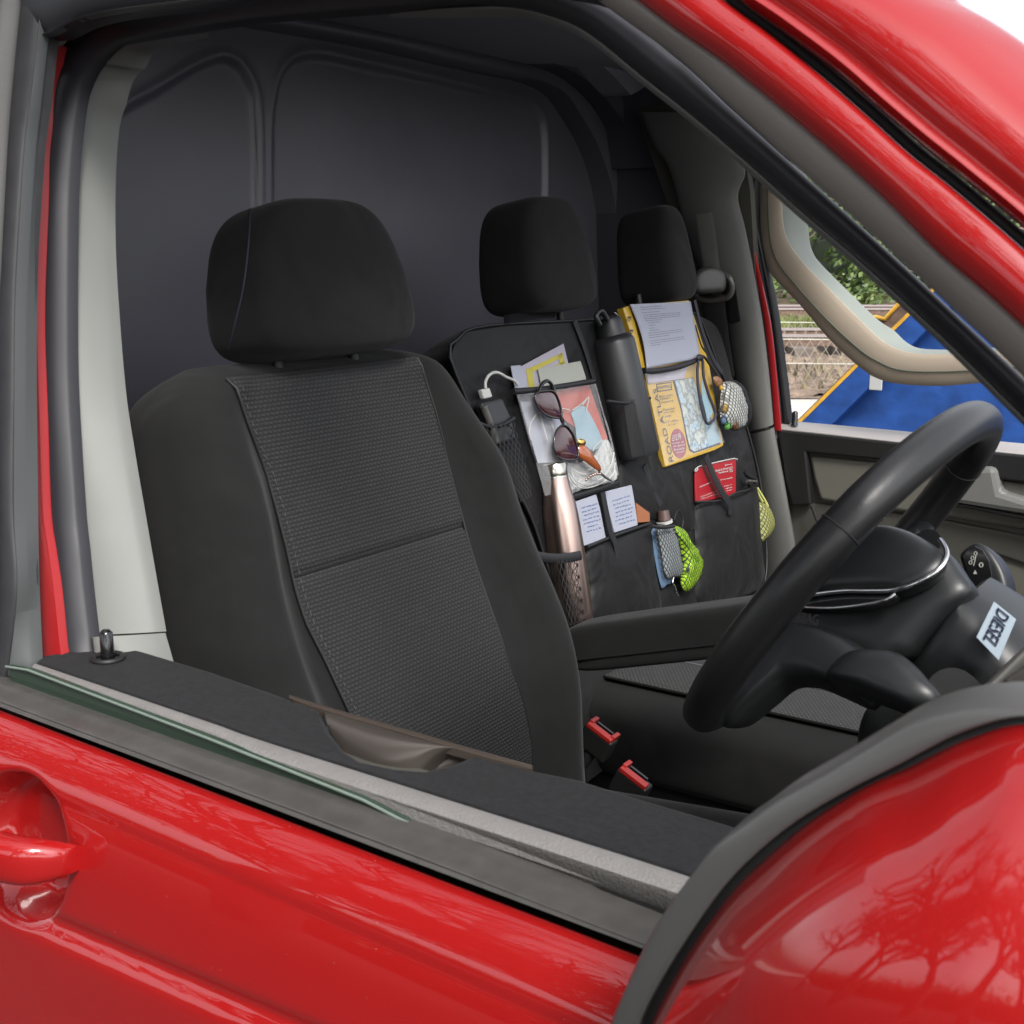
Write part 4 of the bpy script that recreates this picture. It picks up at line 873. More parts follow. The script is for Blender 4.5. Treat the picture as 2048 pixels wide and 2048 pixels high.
ring_ = lambda cx, cy, r: [fp(cx + r * math.cos(a), cy + r * 1.2 * math.sin(a)) for a in [6.28 * k / 12 for k in range(12)]]
for k, (cx, cy) in enumerate([(1951, 1107), (1945, 1116), (1941, 1125)]): tube('stalk_symbol', ring_(cx, cy, 3), .0004, 'card_white', cl, 5, True)
tube('stalk_symbol', [fp(1952, 1110), fp(1950, 1120), fp(1947, 1132)], .0004, 'card_white', cl, 5)
tube('stalk_symbol', ring_(1962, 1130, 3.5), .0005, 'card_white', cl, 5, True); slab('stalk_symbol', [fp(1950, 1140), fp(1954, 1148), fp(1946, 1148)], V((0, -1, 0)), .0003, 'card_white', cl)
tube('ignition_barrel', [onY(1925, 1400, -.535), onY(1905, 1388, -.575)], [.018, .019], 'black', cl, 20)
# sticker
stk = [(1988, 1203), (1953, 1274), (1997, 1320), (2032, 1238)]
def stp(x, y): return onp(x, y, onY(1992, 1262, -.545), (wnc * .1 + V((.0, -.62, .78))).normalized())
sq = [stp(*p) for p in stk]
snn = (wnc * .1 + V((.0, -.62, .78))).normalized()
ss = slab('diesel_sticker', sq, snn, .0008, 'sticker', cl); ss['label'] = 'pale blue DIESEL sticker'
bl_, br_, tr_, tl_ = sq
lerp2 = lambda u, v: bl_.lerp(br_, u).lerp(tl_.lerp(tr_, u), v)
text('sticker_lettering', 'DIESEL', lerp2(.07, .24), lerp2(.92, .24), lerp2(.92, .78), lerp2(.07, .78), 'navy', cl, .0012, .012)
# dashboard edge with its vent frame and the knob below the column
def dpx(x, y, Y=-.60): return onY(x, y, Y)
tube('vent_frame', [dpx(x, y) for x, y in [(1935, 1425), (1990, 1375), (2048, 1318), (2120, 1250)]], .006, 'silver_vent', dash, 10)
tube('vent_frame', [dpx(x, y) for x, y in [(1950, 1432), (2005, 1384), (2060, 1330), (2130, 1270)]], .003, 'silver_vent', dash, 8)
slab('dash_face', [dpx(x, y, -.585) for x, y in [(1925, 1440), (2048, 1318), (2300, 1100), (2300, 1700), (1925, 1700)]], V((-.5, -.8, .3)).normalized(), .02, 'card_dark', dash)
for k, (x, y) in enumerate([(1985, 1412), (2020, 1385), (2052, 1352)]): box('vent_vane', dpx(x, y, -.61), (V((.7, 0, .7)).normalized(), V((0, 1, 0)), V((-.7, 0, .7)).normalized()), (.012, .005, .006), 'satin_trim', dash, .002)
pill('column_lower_cover', [(1724, 1500), (1731, 1440), (1757, 1397), (1800, 1398), (1845, 1415), (1880, 1450), (1910, 1540), (1730, 1580)], (-.25, -.52, 1.2), (-.3, -.9, .2), .02, 'soft_plastic', cl, back=.05, e=.5)
line_ = [onp(x, y, (-.25, -.545, 1.2), (-.3, -.9, .2)) for x, y in [(1762, 1500), (1765, 1465), (1785, 1446), (1820, 1444)]]
tube('column_cover_seam', line_, .0014, 'black_gloss', cl, 6, smooth_path=20)
pill('loop_cover', [(1384, 562), (1386, 551), (1400, 537), (1422, 532), (1441, 540), (1452, 556), (1450, 577), (1440, 585), (1400, 588), (1387, 580)], tuple(far(1420, 560, -.125)), (.7, -.7, .15), .010, 'cap_grey', bl, back=.02, e=.4, n=48)

# ---- door mirror, folded in
mr = sub('door_mirror')
OUT = [(1222, 2048), (1248, 1983), (1288, 1895), (1332, 1820), (1376, 1759), (1428, 1693), (1481, 1654), (1551, 1603), (1639, 1553), (1727, 1500), (1819, 1448), (1925, 1419), (2048, 1414), (2200, 1432), (2370, 1520), (2460, 1680), (2490, 1900), (2470, 2150), (2380, 2360), (2180, 2500), (1900, 2560), (1600, 2520), (1380, 2400), (1260, 2240), (1212, 2120)]
IN = [(1279, 2048), (1314, 1974), (1376, 1873), (1441, 1781), (1507, 1711), (1595, 1640), (1705, 1575), (1793, 1531), (1850, 1500), (1925, 1464), (2048, 1432), (2190, 1452), (2345, 1540), (2425, 1690), (2452, 1900), (2430, 2140), (2345, 2330), (2165, 2455), (1900, 2510), (1630, 2470), (1425, 2360), (1310, 2220), (1268, 2120)]
HS = [(1303, 2048), (1345, 1961), (1398, 1873), (1463, 1785), (1529, 1719), (1617, 1645), (1727, 1575), (1815, 1536), (1872, 1507), (1935, 1478), (2048, 1446), (2185, 1466), (2335, 1550), (2410, 1695), (2437, 1900), (2415, 2130), (2330, 2315), (2155, 2438), (1900, 2490), (1640, 2450), (1440, 2345), (1330, 2215), (1290, 2120)]
MY = -1.0
oc = cat([(*p, 0) for p in OUT], 120, True); ic = cat([(*p, 0) for p in IN], 600, True); hc = cat([(*p, 0) for p in HS], 600, True)
nearest = lambda q, L: min(L, key=lambda p: (p - q).length)
A_ = [onY(p.x, p.y, MY) for p in oc]; B_ = [onY(*nearest(p, ic).xy, MY - .004) for p in oc]
ribbon('mirror_rim', A_, B_, 'mirror_rim', mr, nrm=YN, bulge=.0018, thick=.03, sec=10, closed=True)
A_ = [onY(*nearest(p, ic).xy, MY) for p in oc]; B_ = [onY(*nearest(p, hc).xy, MY - .001) for p in oc]
ribbon('mirror_gap', A_, B_, 'black', mr, nrm=YN, bulge=.0, thick=.02, sec=3, closed=True)
hpt = [V((p.x, p.y, 0)) for p in cat([(*p, 0) for p in HS], 160, True)]; cx, cy = 1860, 1960
rings = [[onY(p.x, p.y, MY + .01) for p in hpt]]
for k in range(0, 33):
    s = k / 32; q = (1 - s) ; hgt = .085 * (1 - q ** 2.4) ** .55 if s > 0 else .0
    rr = []
    for p in hpt:
        an_ = math.atan2((p.y - cy) / 540, (p.x - cx) / 590); px_ = (cx + 590 * math.cos(an_)) * (1 - q ** 1.6) + p.x * q ** 1.6; py_ = (cy + 540 * math.sin(an_)) * (1 - q ** 1.6) + p.y * q ** 1.6
        base = onY(cx, cy, MY).lerp(onY(px_, py_, MY), q * .999 + .001); rr.append(base + V((.25 * hgt, -hgt - .001, .1 * hgt)))
    rings.append(rr)
loft('mirror_housing', rings, 'red_paint', mr)
slab('mirror_back', [onY(p.x, p.y, MY + .02) for p in hpt], YN, .01, 'black', mr)

# ================================================================== THE ORGANISER AND WHAT IT HOLDS (all laid on the bench backrest plane)
def B(px, py, w=.012): return bench(px, py, w)
def bp_(P, w=.012): return [B(x, y, w) for x, y in P]
def buv(p): return (p.y, p.z)
def sheet(name, P, w, t, m, parent=None, bevel=0, uv=None, w2=None):
    """flat thing outlined by P, standing w in front of the backrest, t thick"""
    return slab(name, bp_(P, w), BN, t, m, parent, bevel, uv=uv)
def pillow(name, P, w, bulge, m, parent=None, n=64, rings_=7, uv=None, back=.3, rough_=0, seed=1):
    """padded outline: swells towards the cabin"""
    pts = cat([(*p, 0) for p in P], n, True); cx = sum(p.x for p in pts) / n; cy = sum(p.y for p in pts) / n; rnd = random.Random(seed); R_ = []
    for k in range(-rings_ // 2, rings_ + 1):
        s = k / rings_
        if s < 0: q = 1 - (-s) ** 2 * 2; off = s * bulge * back * 2
        else: q = math.cos(s * math.pi / 2 * .985); off = math.sin(s * math.pi / 2) * bulge
        R_.append([B(cx + (p.x - cx) * q, cy + (p.y - cy) * q, w) + BN * (off + (rnd.uniform(-1, 1) * rough_ if s > 0 else 0)) for p in pts])
    return loft(name, R_, m, parent, uv=[buv(v) for r in R_ for v in r] if uv else None)
def line(name, P, w, r, m, parent=None, n=0, seg=8, closed=False): return tube(name, bp_(P, w), r, m, parent, seg, closed, smooth_path=n)

Z7_ = zx((1000, 880), 3.22)
org = thing('seat_organiser', tuple(B(1300, 1180)), 'black fabric organiser with clear and mesh pockets hung over the passenger backrest', 'organiser')
pts = [(900, 715), (912, 685), (935, 660), (1010, 648), (1150, 641), (1280, 632), (1385, 625), (1410, 660), (1440, 740), (1470, 800), (1498, 870), (1525, 1000), (1524, 1180), (1400, 1205), (1178, 1245), (1120, 1200), (1060, 1030), (980, 900)]
slab('backing_panel', bp_(pts, .014), BN, .010, 'nylon', org, .003)
line('piping', pts, .016, .0022, 'nylon_edge', org, 120, closed=True)
for a, b in (((1080, 640), (1072, 560)), ((1130, 640), (1126, 575)), ((1205, 640), (1200, 600))): pass
px_ribbon('neck_strap', [(1010, 648), (1060, 640), (1110, 636)], [(1010, 630), (1060, 622), (1110, 618)], lambda x, y: B(x, y, .02), lambda x, y: B(x, y, .0), 'nylon_edge', org, n=10, nrm=BN, bulge=.001, thick=.002)
# lower left big pocket and right pocket
pillow('fabric_pocket', [(1174, 1094), (1235, 1070), (1300, 1049), (1308, 1130), (1318, 1228), (1250, 1240), (1182, 1244), (1178, 1170)], .016, .016, 'nylon', org)
line('pocket_binding', [(1174, 1094), (1235, 1069), (1300, 1047)], .026, .0028, 'nylon_edge', org, 14)
pillow('fabric_pocket', [(1391, 1004), (1440, 1000), (1472, 986), (1509, 968), (1518, 1060), (1520, 1168), (1460, 1200), (1393, 1207), (1391, 1100)], .016, .022, 'nylon', org)
line('pocket_binding', [(1391, 1004), (1440, 1001), (1472, 986), (1495, 980), (1509, 968)], .034, .0022, 'nylon_edge', org, 24)
pillow('fabric_pocket', [(1240, 930), (1300, 910), (1385, 900), (1388, 1000), (1385, 1060), (1310, 1040), (1250, 1000)], .015, .010, 'nylon', org)
pillow('fabric_pocket', [(1318, 1180), (1385, 1170), (1390, 1215), (1320, 1225)], .015, .006, 'nylon', org)
# map pocket (clear) with its binding
line('pocket_binding', [(1288, 742), (1310, 742), (1360, 733), (1397, 718)], .040, .0048, 'nylon_edge', org, 24)
# wallet pocket (clear) with its binding
line('pocket_binding', [(1026, 783), (1080, 779), (1130, 772), (1187, 762)], .034, .0045, 'nylon_edge', org, 24)
line('pocket_binding', [(1133, 997), (1165, 988), (1200, 977), (1236, 964)], .026, .0042, 'nylon_edge', org, 16)
def film(name, P, w, amp, parent, seed):
    (a, b, c, d) = P; r = random.Random(seed); ph = [r.uniform(0, 6) for _ in range(6)]
    def F(u, v):
        x = (a[0] * (1 - u) + b[0] * u) * (1 - v) + (d[0] * (1 - u) + c[0] * u) * v; y = (a[1] * (1 - u) + b[1] * u) * (1 - v) + (d[1] * (1 - u) + c[1] * u) * v
        return B(x, y, w + amp * (math.sin(u * 9 + v * 4 + ph[0]) + .7 * math.sin(v * 14 - u * 7 + ph[1]) + .5 * math.sin(u * 23 + ph[2] + v * 11)))
    return grid(name, F, 30, 30, 'clear_film', parent)
film('clear_pocket', [(1034, 790), (1188, 766), (1233, 940), (1140, 990)][:0] or [(1034, 790), (1188, 768), (1236, 958), (1090, 992)], .037, .0022, org, 3)
film('clear_pocket', [(1290, 748), (1396, 724), (1449, 885), (1330, 932)], .040, .0016, org, 4)
line('pocket_edge', [(1034, 790), (1048, 845), (1062, 895), (1072, 925)], .034, .0022, 'nylon_edge', org, 20)
line('pocket_edge', [(1190, 768), (1203, 815), (1222, 880), (1236, 950)], .032, .0016, 'clear_film', org, 20)
# mesh pockets
def net(name, P, w, parent, m='net', bulge=.006):
    (a, b, c, d) = P
    def F(u, v):
        x = (a[0] * (1 - u) + b[0] * u) * (1 - v) + (d[0] * (1 - u) + c[0] * u) * v; y = (a[1] * (1 - u) + b[1] * u) * (1 - v) + (d[1] * (1 - u) + c[1] * u) * v
        return B(x, y, w + bulge * math.sin(math.pi * u))
    L = (B(*a, w) - B(*b, w)).length; H = (B(*a, w) - B(*d, w)).length
    return grid(name, F, 16, 10, m, parent, (L, H))
net('mesh_pocket', [(956, 850), (1028, 838), (1066, 990), (1028, 1012)], .030, org, 'net', .012)
line('pocket_binding', [(956, 846), (978, 853), (1005, 850), (1028, 836)], .036, .003, 'nylon_edge', org, 18)
net('mesh_pocket', [(1099, 1122), (1166, 1118), (1178, 1244), (1124, 1254)], .052, org, 'net', .018)
px_ribbon('pocket_binding', [(1074, 1122), (1110, 1126), (1140, 1125), (1163, 1120)], [(1070, 1102), (1105, 1107), (1138, 1106), (1160, 1101)], lambda x, y: B(x, y, .062), lambda x, y: B(x, y, .062), 'nylon_edge', org, n=20, nrm=BN, bulge=.002, thick=.003)
net('mesh_pocket', [(1246, 800), (1300, 796), (1316, 905), (1264, 916)], .052, org, 'net_fine', .010)
line('pocket_binding', [(1215, 802), (1248, 806), (1275, 803), (1300, 796)], .056, .0025, 'nylon_edge', org, 16)
pillow('mesh_pocket', Z7_([(1000, 560), (1118, 556), (1155, 700), (1182, 868), (1125, 886), (1060, 890), (1025, 720)]), .034, .010, 'net_small', org, 40, 5, uv=True)
line('pocket_binding', [(1302, 1052), (1325, 1055), (1348, 1052)], .048, .003, 'nylon_edge', org, 12)
pillow('mesh_pocket', Z7_([(1110, 560), (1172, 566), (1204, 630), (1260, 700), (1300, 790), (1290, 872), (1243, 955), (1195, 980), (1160, 922), (1175, 830), (1155, 700)]), .036, .015, 'net_small', org, 60, 6, uv=True)
net('mesh_pocket', [(1296, 910), (1316, 906), (1318, 940), (1302, 950)], .022, org, 'net_fine', .004)
# straps
def strap(P, w, hw, m='nylon_edge', nm='strap', par=None):
    pts = cat([(*p, 0) for p in P], 20); C_ = [B(p.x, p.y, w) for p in pts]; A_ = []; B2_ = []
    for i, c in enumerate(C_):
        t = (C_[min(i + 1, 19)] - C_[max(i - 1, 0)]).normalized(); q = t.cross(BN) * hw; A_.append(c - q); B2_.append(c + q)
    return ribbon(nm, A_, B2_, m, par or org, nrm=BN, bulge=.0006, thick=.0014, sec=4)
strap([(1206, 984), (1213, 1020), (1222, 1064), (1232, 1090), (1238, 1132)], .030, .0062)
strap([(1412, 912), (1430, 955), (1448, 990), (1460, 1008), (1462, 1030)], .040, .0085)
strap([(1290, 930), (1305, 970), (1322, 1010)], .024, .008)
strap([(1150, 642), (1172, 700), (1190, 760)], .018, .006); strap([(1390, 600), (1405, 660), (1428, 720), (1445, 745)], .03, .005)
line('cord', [(1390, 650), (1402, 690), (1412, 705)], .03, .002, 'nylon_edge', org, 10)
line('drawcord', [(1362, 1064), (1366, 1040), (1356, 1020), (1348, 1040)], .04, .0012, 'nylon_edge', org, 14)

# power bank and cable
pb = thing('power_bank', tuple(B(990, 840)), 'dark grey power bank in the left mesh pocket, plugged with a white cable', 'power bank')
slab('case', bp_([(962, 806), (1006, 795), (1025, 838), (1034, 880), (990, 892), (978, 850)], .033), BN, .014, 'flask', pb, .004)
line('rounded_edge', [(966, 812), (981, 850), (992, 885)], .033, .0055, 'satin_trim', pb, 8)
cb = thing('charging_cable', tuple(B(995, 790)), 'white charging cable looping from the power bank into the clear pocket', 'cable')
slab('plug', bp_([(963, 779), (980, 775), (986, 794), (969, 798)], .030), BN, .008, 'white_plastic', cb, .002)
line('cord', [(971, 777), (971, 764), (977, 752), (988, 745), (1000, 747), (1012, 754), (1028, 761), (1036, 770)], .028, .0022, 'white_plastic', cb, 40)
# papers standing in the wallet pocket
def T(o, l, c, g=None): return solo(o, l, c, g)
lf = thing('leaflet', tuple(B(1080, 770, .02)), 'lilac leaflet printed with a yellow frame, sticking up tilted from the wallet pocket', 'leaflet')
sheet('leaflet_sheet', [(1038, 735), (1127, 687), (1137, 728), (1150, 800), (1050, 810)], .020, .0008, 'paper_lilac', lf)
for P in ([(1052, 738), (1064, 737), (1073, 790), (1060, 790)], [(1056, 737), (1066, 744), (1122, 716), (1126, 705)], [(1116, 712), (1124, 704), (1131, 727), (1121, 731)], [(1075, 748), (1128, 722), (1130, 728), (1080, 752)]): sheet('yellow_print', P, .0206, .0002, 'yellow_ink', lf)
T(sheet('folded_paper', [(1022, 732), (1041, 730), (1060, 800), (1036, 806)], .022, .001, 'paper'), 'pale grey folded paper at the left end of the wallet pocket', 'paper')
T(sheet('blank_card', [(1076, 738), (1161, 722), (1171, 752), (1178, 790), (1090, 800)], .024, .0012, 'card_white'), 'plain off-white card standing upright in the wallet pocket', 'card')
T(sheet('lilac_sheet', [(1037, 790), (1112, 778), (1132, 850), (1148, 922), (1076, 926)], .022, .001, 'paper'), 'pale lilac sheet inside the clear wallet pocket, behind the sunglasses', 'paper')
T(sheet('orange_card', [(1108, 783), (1156, 772), (1177, 768), (1215, 877), (1192, 886), (1125, 836)], .0245, .001, 'orange_card'), 'orange-red card inside the clear wallet pocket', 'card')
mk = thing('face_mask', tuple(B(1180, 890, .026)), 'pale blue face mask folded behind the clear wallet pocket', 'face mask')
pillow('mask_cloth', [(1143, 822), (1165, 811), (1180, 828), (1204, 880), (1188, 900), (1158, 888), (1150, 850)], .027, .003, 'mask_blue', mk, 40, 4)
for P in ([(1140, 821), (1128, 817), (1124, 819)], [(1165, 811), (1174, 797), (1178, 796), (1172, 822)], [(1145, 821), (1160, 810), (1176, 796)], [(1204, 880), (1190, 893), (1186, 902)]): line('ear_loop', P, .030, .0009, 'elastic', mk, 14, 6)
T(pillow('white_tissue', [(1127, 985), (1133, 930), (1160, 925), (1196, 905), (1200, 880), (1216, 880), (1226, 905), (1231, 935), (1231, 960), (1180, 974), (1134, 990)], .022, .004, 'crinkle_bag', None, 50, 4, rough_=.0012), 'crumpled clear bag and tissue at the foot of the wallet pocket', 'plastic bag')
ec = thing('earphone_cable', tuple(B(1180, 960, .03)), 'white earphone cable coiled at the bottom of the clear pocket', 'earphones')
for P in ([(1142, 935), (1150, 960), (1175, 968), (1205, 955), (1222, 930), (1228, 905)], [(1138, 950), (1160, 975), (1195, 970), (1225, 950), (1230, 925)], [(1062, 880), (1058, 860), (1066, 838), (1082, 822), (1096, 826), (1108, 860), (1120, 890)], [(1135, 925), (1150, 942), (1172, 948), (1190, 940), (1206, 948)], [(1080, 824), (1086, 850), (1095, 880)], [(1100, 842), (1112, 870), (1122, 905), (1130, 925)]): line('cord', P, .031, .0011, 'white_plastic', ec, 30, 6)
# sunglasses hooked over the pocket
sg = thing('sunglasses', tuple(B(1130, 915, .04)), 'dark sunglasses with maroon lenses hooked over the clear pocket', 'sunglasses')
for P in ([(1071, 788), (1090, 782), (1108, 784), (1119, 806), (1123, 833), (1106, 835), (1086, 826), (1073, 808)], [(1127, 850), (1140, 860), (1150, 880), (1156, 914), (1136, 920), (1115, 912), (1108, 888), (1113, 862)]):
    pillow('lens', P, .044, .003, 'sun_lens', sg, 40, 4); line('lens_rim', P, .046, .0016, 'black_gloss', sg, 50, 8, True)
line('bridge', [(1121, 832), (1127, 842), (1128, 851)], .047, .002, 'black_gloss', sg, 8)
line('temple', [(1100, 783), (1108, 800), (1118, 830), (1132, 860), (1146, 890), (1157, 915)], .040, .0022, 'black_gloss', sg, 24)
line('temple', [(1076, 785), (1084, 768), (1096, 762), (1106, 775), (1112, 800)], .042, .0028, 'black_gloss', sg, 20)
# amber vial on a chain of beads
kr = thing('tassel_keyring', tuple(B(1190, 945, .045)), 'amber tassel keyring with a gold cap and copper beads', 'keyring')
pillow('gold_cap', [(1156, 879), (1165, 878), (1171, 884), (1168, 892), (1159, 892)], .045, .004, 'gold', kr, 24, 4)
pillow('tassel', [(1157, 892), (1171, 892), (1186, 913), (1202, 938), (1196, 942), (1176, 928), (1160, 914)], .045, .006, 'amber', kr, 36, 5)
for k in range(7):
    p_ = B(1172 + k * 4.6, 956 - k * 2.0 + (k - 3) ** 2 * .4, .046); rbox('bead', p_, AX, (.0022, .0022, .0022), 'copper', kr, 2, 8, 8)
line('pen_tip', [(1198, 944), (1212, 955), (1226, 964)], .046, .0022, 'steel', kr, 6)
# bottles
def lathe(name, a, b, prof, m, parent, seg=32):
    d = b - a; L = d.length; d = d.normalized(); e = d.orthogonal().normalized(); g_ = d.cross(e)
    return loft(name, [[a + d * (L * s) + (e * math.cos(t) + g_ * math.sin(t)) * r for t in [6.2832 * k / seg for k in range(seg)]] for s, r in prof], m, parent)
cbt = thing('copper_bottle', tuple(B(1152, 1248, .04)), 'copper steel water bottle standing in the lower left mesh pocket', 'bottle')
t0, b0 = B(1107, 928, .034), B(1151, 1246, .034)
Rm = .0277
lathe('bottle_body', t0, b0, [(.085, .010), (.085, .0185), (.105, .0190), (.15, .0200), (.20, .0222), (.25, .0242), (.32, .0258), (.40, .0268), (.50, .0275), (.56, Rm), (.75, Rm), (.93, Rm * .985), (.985, Rm * .93), (1.0, Rm * .8), (1.0, .001)], 'copper', cbt)
lathe('bottle_cap', t0, b0, [(-.005, .001), (-.005, .0170), (.004, .0188), (.07, .0190), (.078, .0184), (.078, .002)], 'bottle_cap', cbt)
lathe('neck_ring', t0, b0, [(.078, .0170), (.0795, .0197), (.088, .0197), (.0895, .0170)], 'steel', cbt)
fl = thing('black_flask', tuple(B(1275, 915, .03)), 'matt black flask with a wire loop on its cap, in the middle mesh pocket', 'bottle')
t1, b1 = B(1222, 672, .03), B(1277, 912, .034)
lathe('flask_body', t1, b1, [(.0, .002), (.0, .026), (.03, .033), (.06, .0355), (.5, .0362), (.96, .036), (1, .033), (1, .001)], 'flask', fl)
lathe('flask_cap', B(1214, 636, .03), t1, [(0, .001), (0, .019), (.15, .022), (.85, .024), (1, .0245)], 'soft_plastic', fl)
line('cap_loop', [(1200, 650), (1192, 632), (1203, 622), (1215, 640)], .045, .004, 'soft_plastic', fl, 16); line('wire_ring', [(1228, 625), (1235, 630), (1237, 645), (1230, 655)], .045, .0009, 'chrome', fl, 16, 6)
# road atlas
at = thing('road_atlas', tuple(B(1390, 915, .03)), 'yellow road atlas in the clear pocket, a sheet of paper in front of its top', 'book')
bq = lambda x, y, w=.030: B(x, y, w)
slab('cover', bp_([(1262, 612), (1378, 600), (1417, 722), (1447, 891), (1430, 900), (1332, 934), (1289, 742)], .030), BN, .010, 'atlas_yellow', at, .001)
slab('spine_fold', bp_([(1246, 616), (1262, 610), (1292, 736), (1283, 736)], .034), BN, .012, 'atlas_yellow', at, .001)
AZ = zx((1240, 600), 5.68)
def atq(P, m, w=.0306, nm='cover_print', uv=None): return sheet(nm, AZ(P), w, .0004, m, at, uv=uv)
atq([(600, 915), (830, 880), (1150, 1600), (1140, 1640), (840, 1740), (790, 1710), (760, 1600), (690, 1240)], 'navy', .0306, 'map_border')
atq([(625, 915), (830, 885), (1140, 1612), (845, 1722), (800, 1690), (775, 1590), (705, 1230)], 'map_print', .0312, 'cover_map', uv=buv)
atq([(1075, 1330), (1150, 1612), (1010, 1660), (960, 1400)], 'mask_blue', .0315, 'sea_print')
def AT(nm, s, bl, br, tr, tl, m, w=.0308, lift=.0008): return text(nm, s, *[B(*AZ([p])[0], w) for p in (bl, br, tr, tl)], m, at, lift)
AT('title_lettering', 'ROAD ATLAS', (612, 1830), (410, 1000), (370, 1012), (560, 1840), 'navy')
atq([(412, 955), (585, 930), (592, 1020), (424, 1045)], 'navy', .0308, 'logo_border'); atq([(422, 965), (576, 942), (582, 1010), (432, 1033)], 'atlas_yellow', .0313, 'logo_box')
AT('logo_lettering', 'MAPPING', (434, 1018), (576, 996), (572, 958), (428, 980), 'navy', .0314)
for s, x, y, L in (('BIG scale', 445, 1112, 150), ('clear', 450, 1140, 120), ('mapping', 462, 1180, 140), ('Detailed', 485, 1262, 130), ('town maps', 500, 1298, 115), ('inside', 505, 1336, 75), ('2.5 miles', 510, 1400, 150), ('to 1 inch', 545, 1434, 90)):
    AT('small_print', s, (x, y), (x + L, y - L * .17), (x + L - 4, y - L * .17 - 26), (x - 4, y - 26), 'navy')
ov = [(665 + 82 * math.cos(a) * 1.05 + 16 * math.sin(a), 1630 + 168 * math.sin(a) + 6 * math.cos(a)) for a in [6.2832 * k / 40 for k in range(40)]]
atq(ov, 'atlas_red', .0308, 'price_badge')
AT('price_lettering', '£10.99', (592, 1605), (690, 1585), (680, 1510), (588, 1535), 'white_plastic', .0312)
for k, (a, b, y) in enumerate([(592, 728, 1645), (600, 735, 1680), (612, 735, 1715), (635, 728, 1752)]): AT('price_lettering', ['only at', 'all good', 'book', 'shops'][k], (a, y), (b, y - 22), (b - 3, y - 48), (a - 3, y - 26), 'white_plastic', .0312)
for s_, (x, y) in (('E', (60, 245)), ('B', (82, 395))):
    AT('spine_lettering', s_, (x + 30, y - 60), (x - 8 + 10, y + 5), (x + 45, y + 5), (x + 68, y - 55), 'ink', .0345)
T(sheet('paper_strip', AZ([(300, 812), (765, 745), (735, 890), (325, 950)]), .033, .001, 'paper_lilac'), 'lilac-white strip of paper just under the binding of the atlas pocket', 'paper')
# letter in front of the atlas
lt = thing('printed_letter', tuple(B(1340, 730, .036)), 'white printed letter tucked in front of the yellow atlas', 'letter')
def letf(u, v):
    a, b, c, d = AZ([(110, 50), (800, 18), (912, 660), (300, 780)]); bow_ = 20 * math.sin(math.pi * v) * (1 - u)
    x = (a[0] * (1 - u) + b[0] * u) * (1 - v) + (d[0] * (1 - u) + c[0] * u) * v + bow_ * .35; y = (a[1] * (1 - u) + b[1] * u) * (1 - v) + (d[1] * (1 - u) + c[1] * u) * v
    return B(x, y, .0385 + .006 * (1 - v) * math.sin(u * 2.4))
grid('letter_sheet', letf, 24, 24, 'paper', lt, thick=.0008)
rnd = random.Random(5); Lr = []
for y, x0, x1 in [(.05, .14, .5), (.085, .14, .55), (.135, .13, .44), (.175, .14, .78), (.205, .13, .78), (.235, .13, .78), (.265, .14, .44), (.30, .18, .4), (.34, .18, .3), (.385, .17, .27), (.42, .17, .34), (.46, .13, .76), (.495, .12, .76), (.53, .12, .5), (.585, .12, .77), (.62, .12, .77), (.655, .12, .3)]:
    q = BN * .0012; x = x0
    while x < x1 - .01:
        l = min(rnd.uniform(.03, .08), x1 - x); Lr.append(quad(letf(x, y) + q, letf(x + l, y) + q, letf(x + l, y + .009) + q, letf(x, y + .009) + q)); x += l + .008
o_ = mesh_join('text_lines', Lr, 'ink_grey', lt); o_['kind'] = 'stuff'
# dangling loop with pale blue backing and its cord
ls = thing('lanyard_loop', tuple(B(1411, 848, .045)), 'black-edged loop hanging over the atlas map, its cord tied at the pocket corner', 'lanyard')
P = AZ([(905, 650), (880, 800), (890, 1000), (935, 1250), (985, 1400), (1050, 1370), (1085, 1290), (1010, 1080), (950, 870), (940, 700)])
line('loop_band', P, .047, .0026, 'ink', ls, 60, 8, True)
sheet('loop_backing', AZ([(925, 860), (960, 1000), (1060, 1270), (1000, 1380), (935, 1120)]), .044, .0006, 'mask_blue', ls)
line('cord', AZ([(905, 640), (960, 650), (1040, 760), (1110, 860), (1150, 930)]), .047, .0024, 'nylon_edge', ls, 24); pillow('knot', AZ([(870, 630), (900, 615), (935, 640), (925, 690), (880, 690)]), .046, .006, 'nylon_edge', ls, 20, 4)
# net bag of sweets
nb = thing('net_bag', tuple(B(1468, 872, .04)), 'black net bag of white, gold and green wrapped sweets hanging at the right edge', 'net bag')
NP = AZ([(1150, 930), (1220, 905), (1290, 915), (1350, 980), (1400, 1120), (1440, 1240), (1440, 1340), (1425, 1440), (1330, 1490), (1230, 1470), (1150, 1400), (1120, 1280), (1130, 1100)])
for k, (x, y, r, m) in enumerate([(1240, 990, 60, 'sweet_white'), (1320, 1070, 62, 'sweet_white'), (1210, 1100, 62, 'sweet_white'), (1290, 1190, 70, 'sweet_white'), (1190, 1230, 52, 'sweet_gold'), (1390, 1270, 52, 'sweet_green'), (1290, 1320, 66, 'sweet_white'), (1180, 1360, 46, 'cloth_blue'), (1310, 1430, 46, 'sweet_brown'), (1390, 1390, 44, 'sweet_white'), (1220, 1430, 40, 'sweet_green'), (1150, 1000, 26, 'sweet_gold')]):
    c = B(*AZ([(x, y)])[0], .054); rr = r / 5.68 / FPX * (c - CAM).length; rbox('sweet', c, (V((1, 0, 0)), V((0, 1, 0)), V((0, 0, 1))), (rr * .8, rr, rr * 1.1), m, nb, 2.2, 14, 12)
pillow('sweets_filling', [(1464 + (x - 1464) * .9, 812 + (y - 812) * .93) for x, y in NP], .046, .017, 'sweet_white', nb, 40, 6, rough_=.0015)
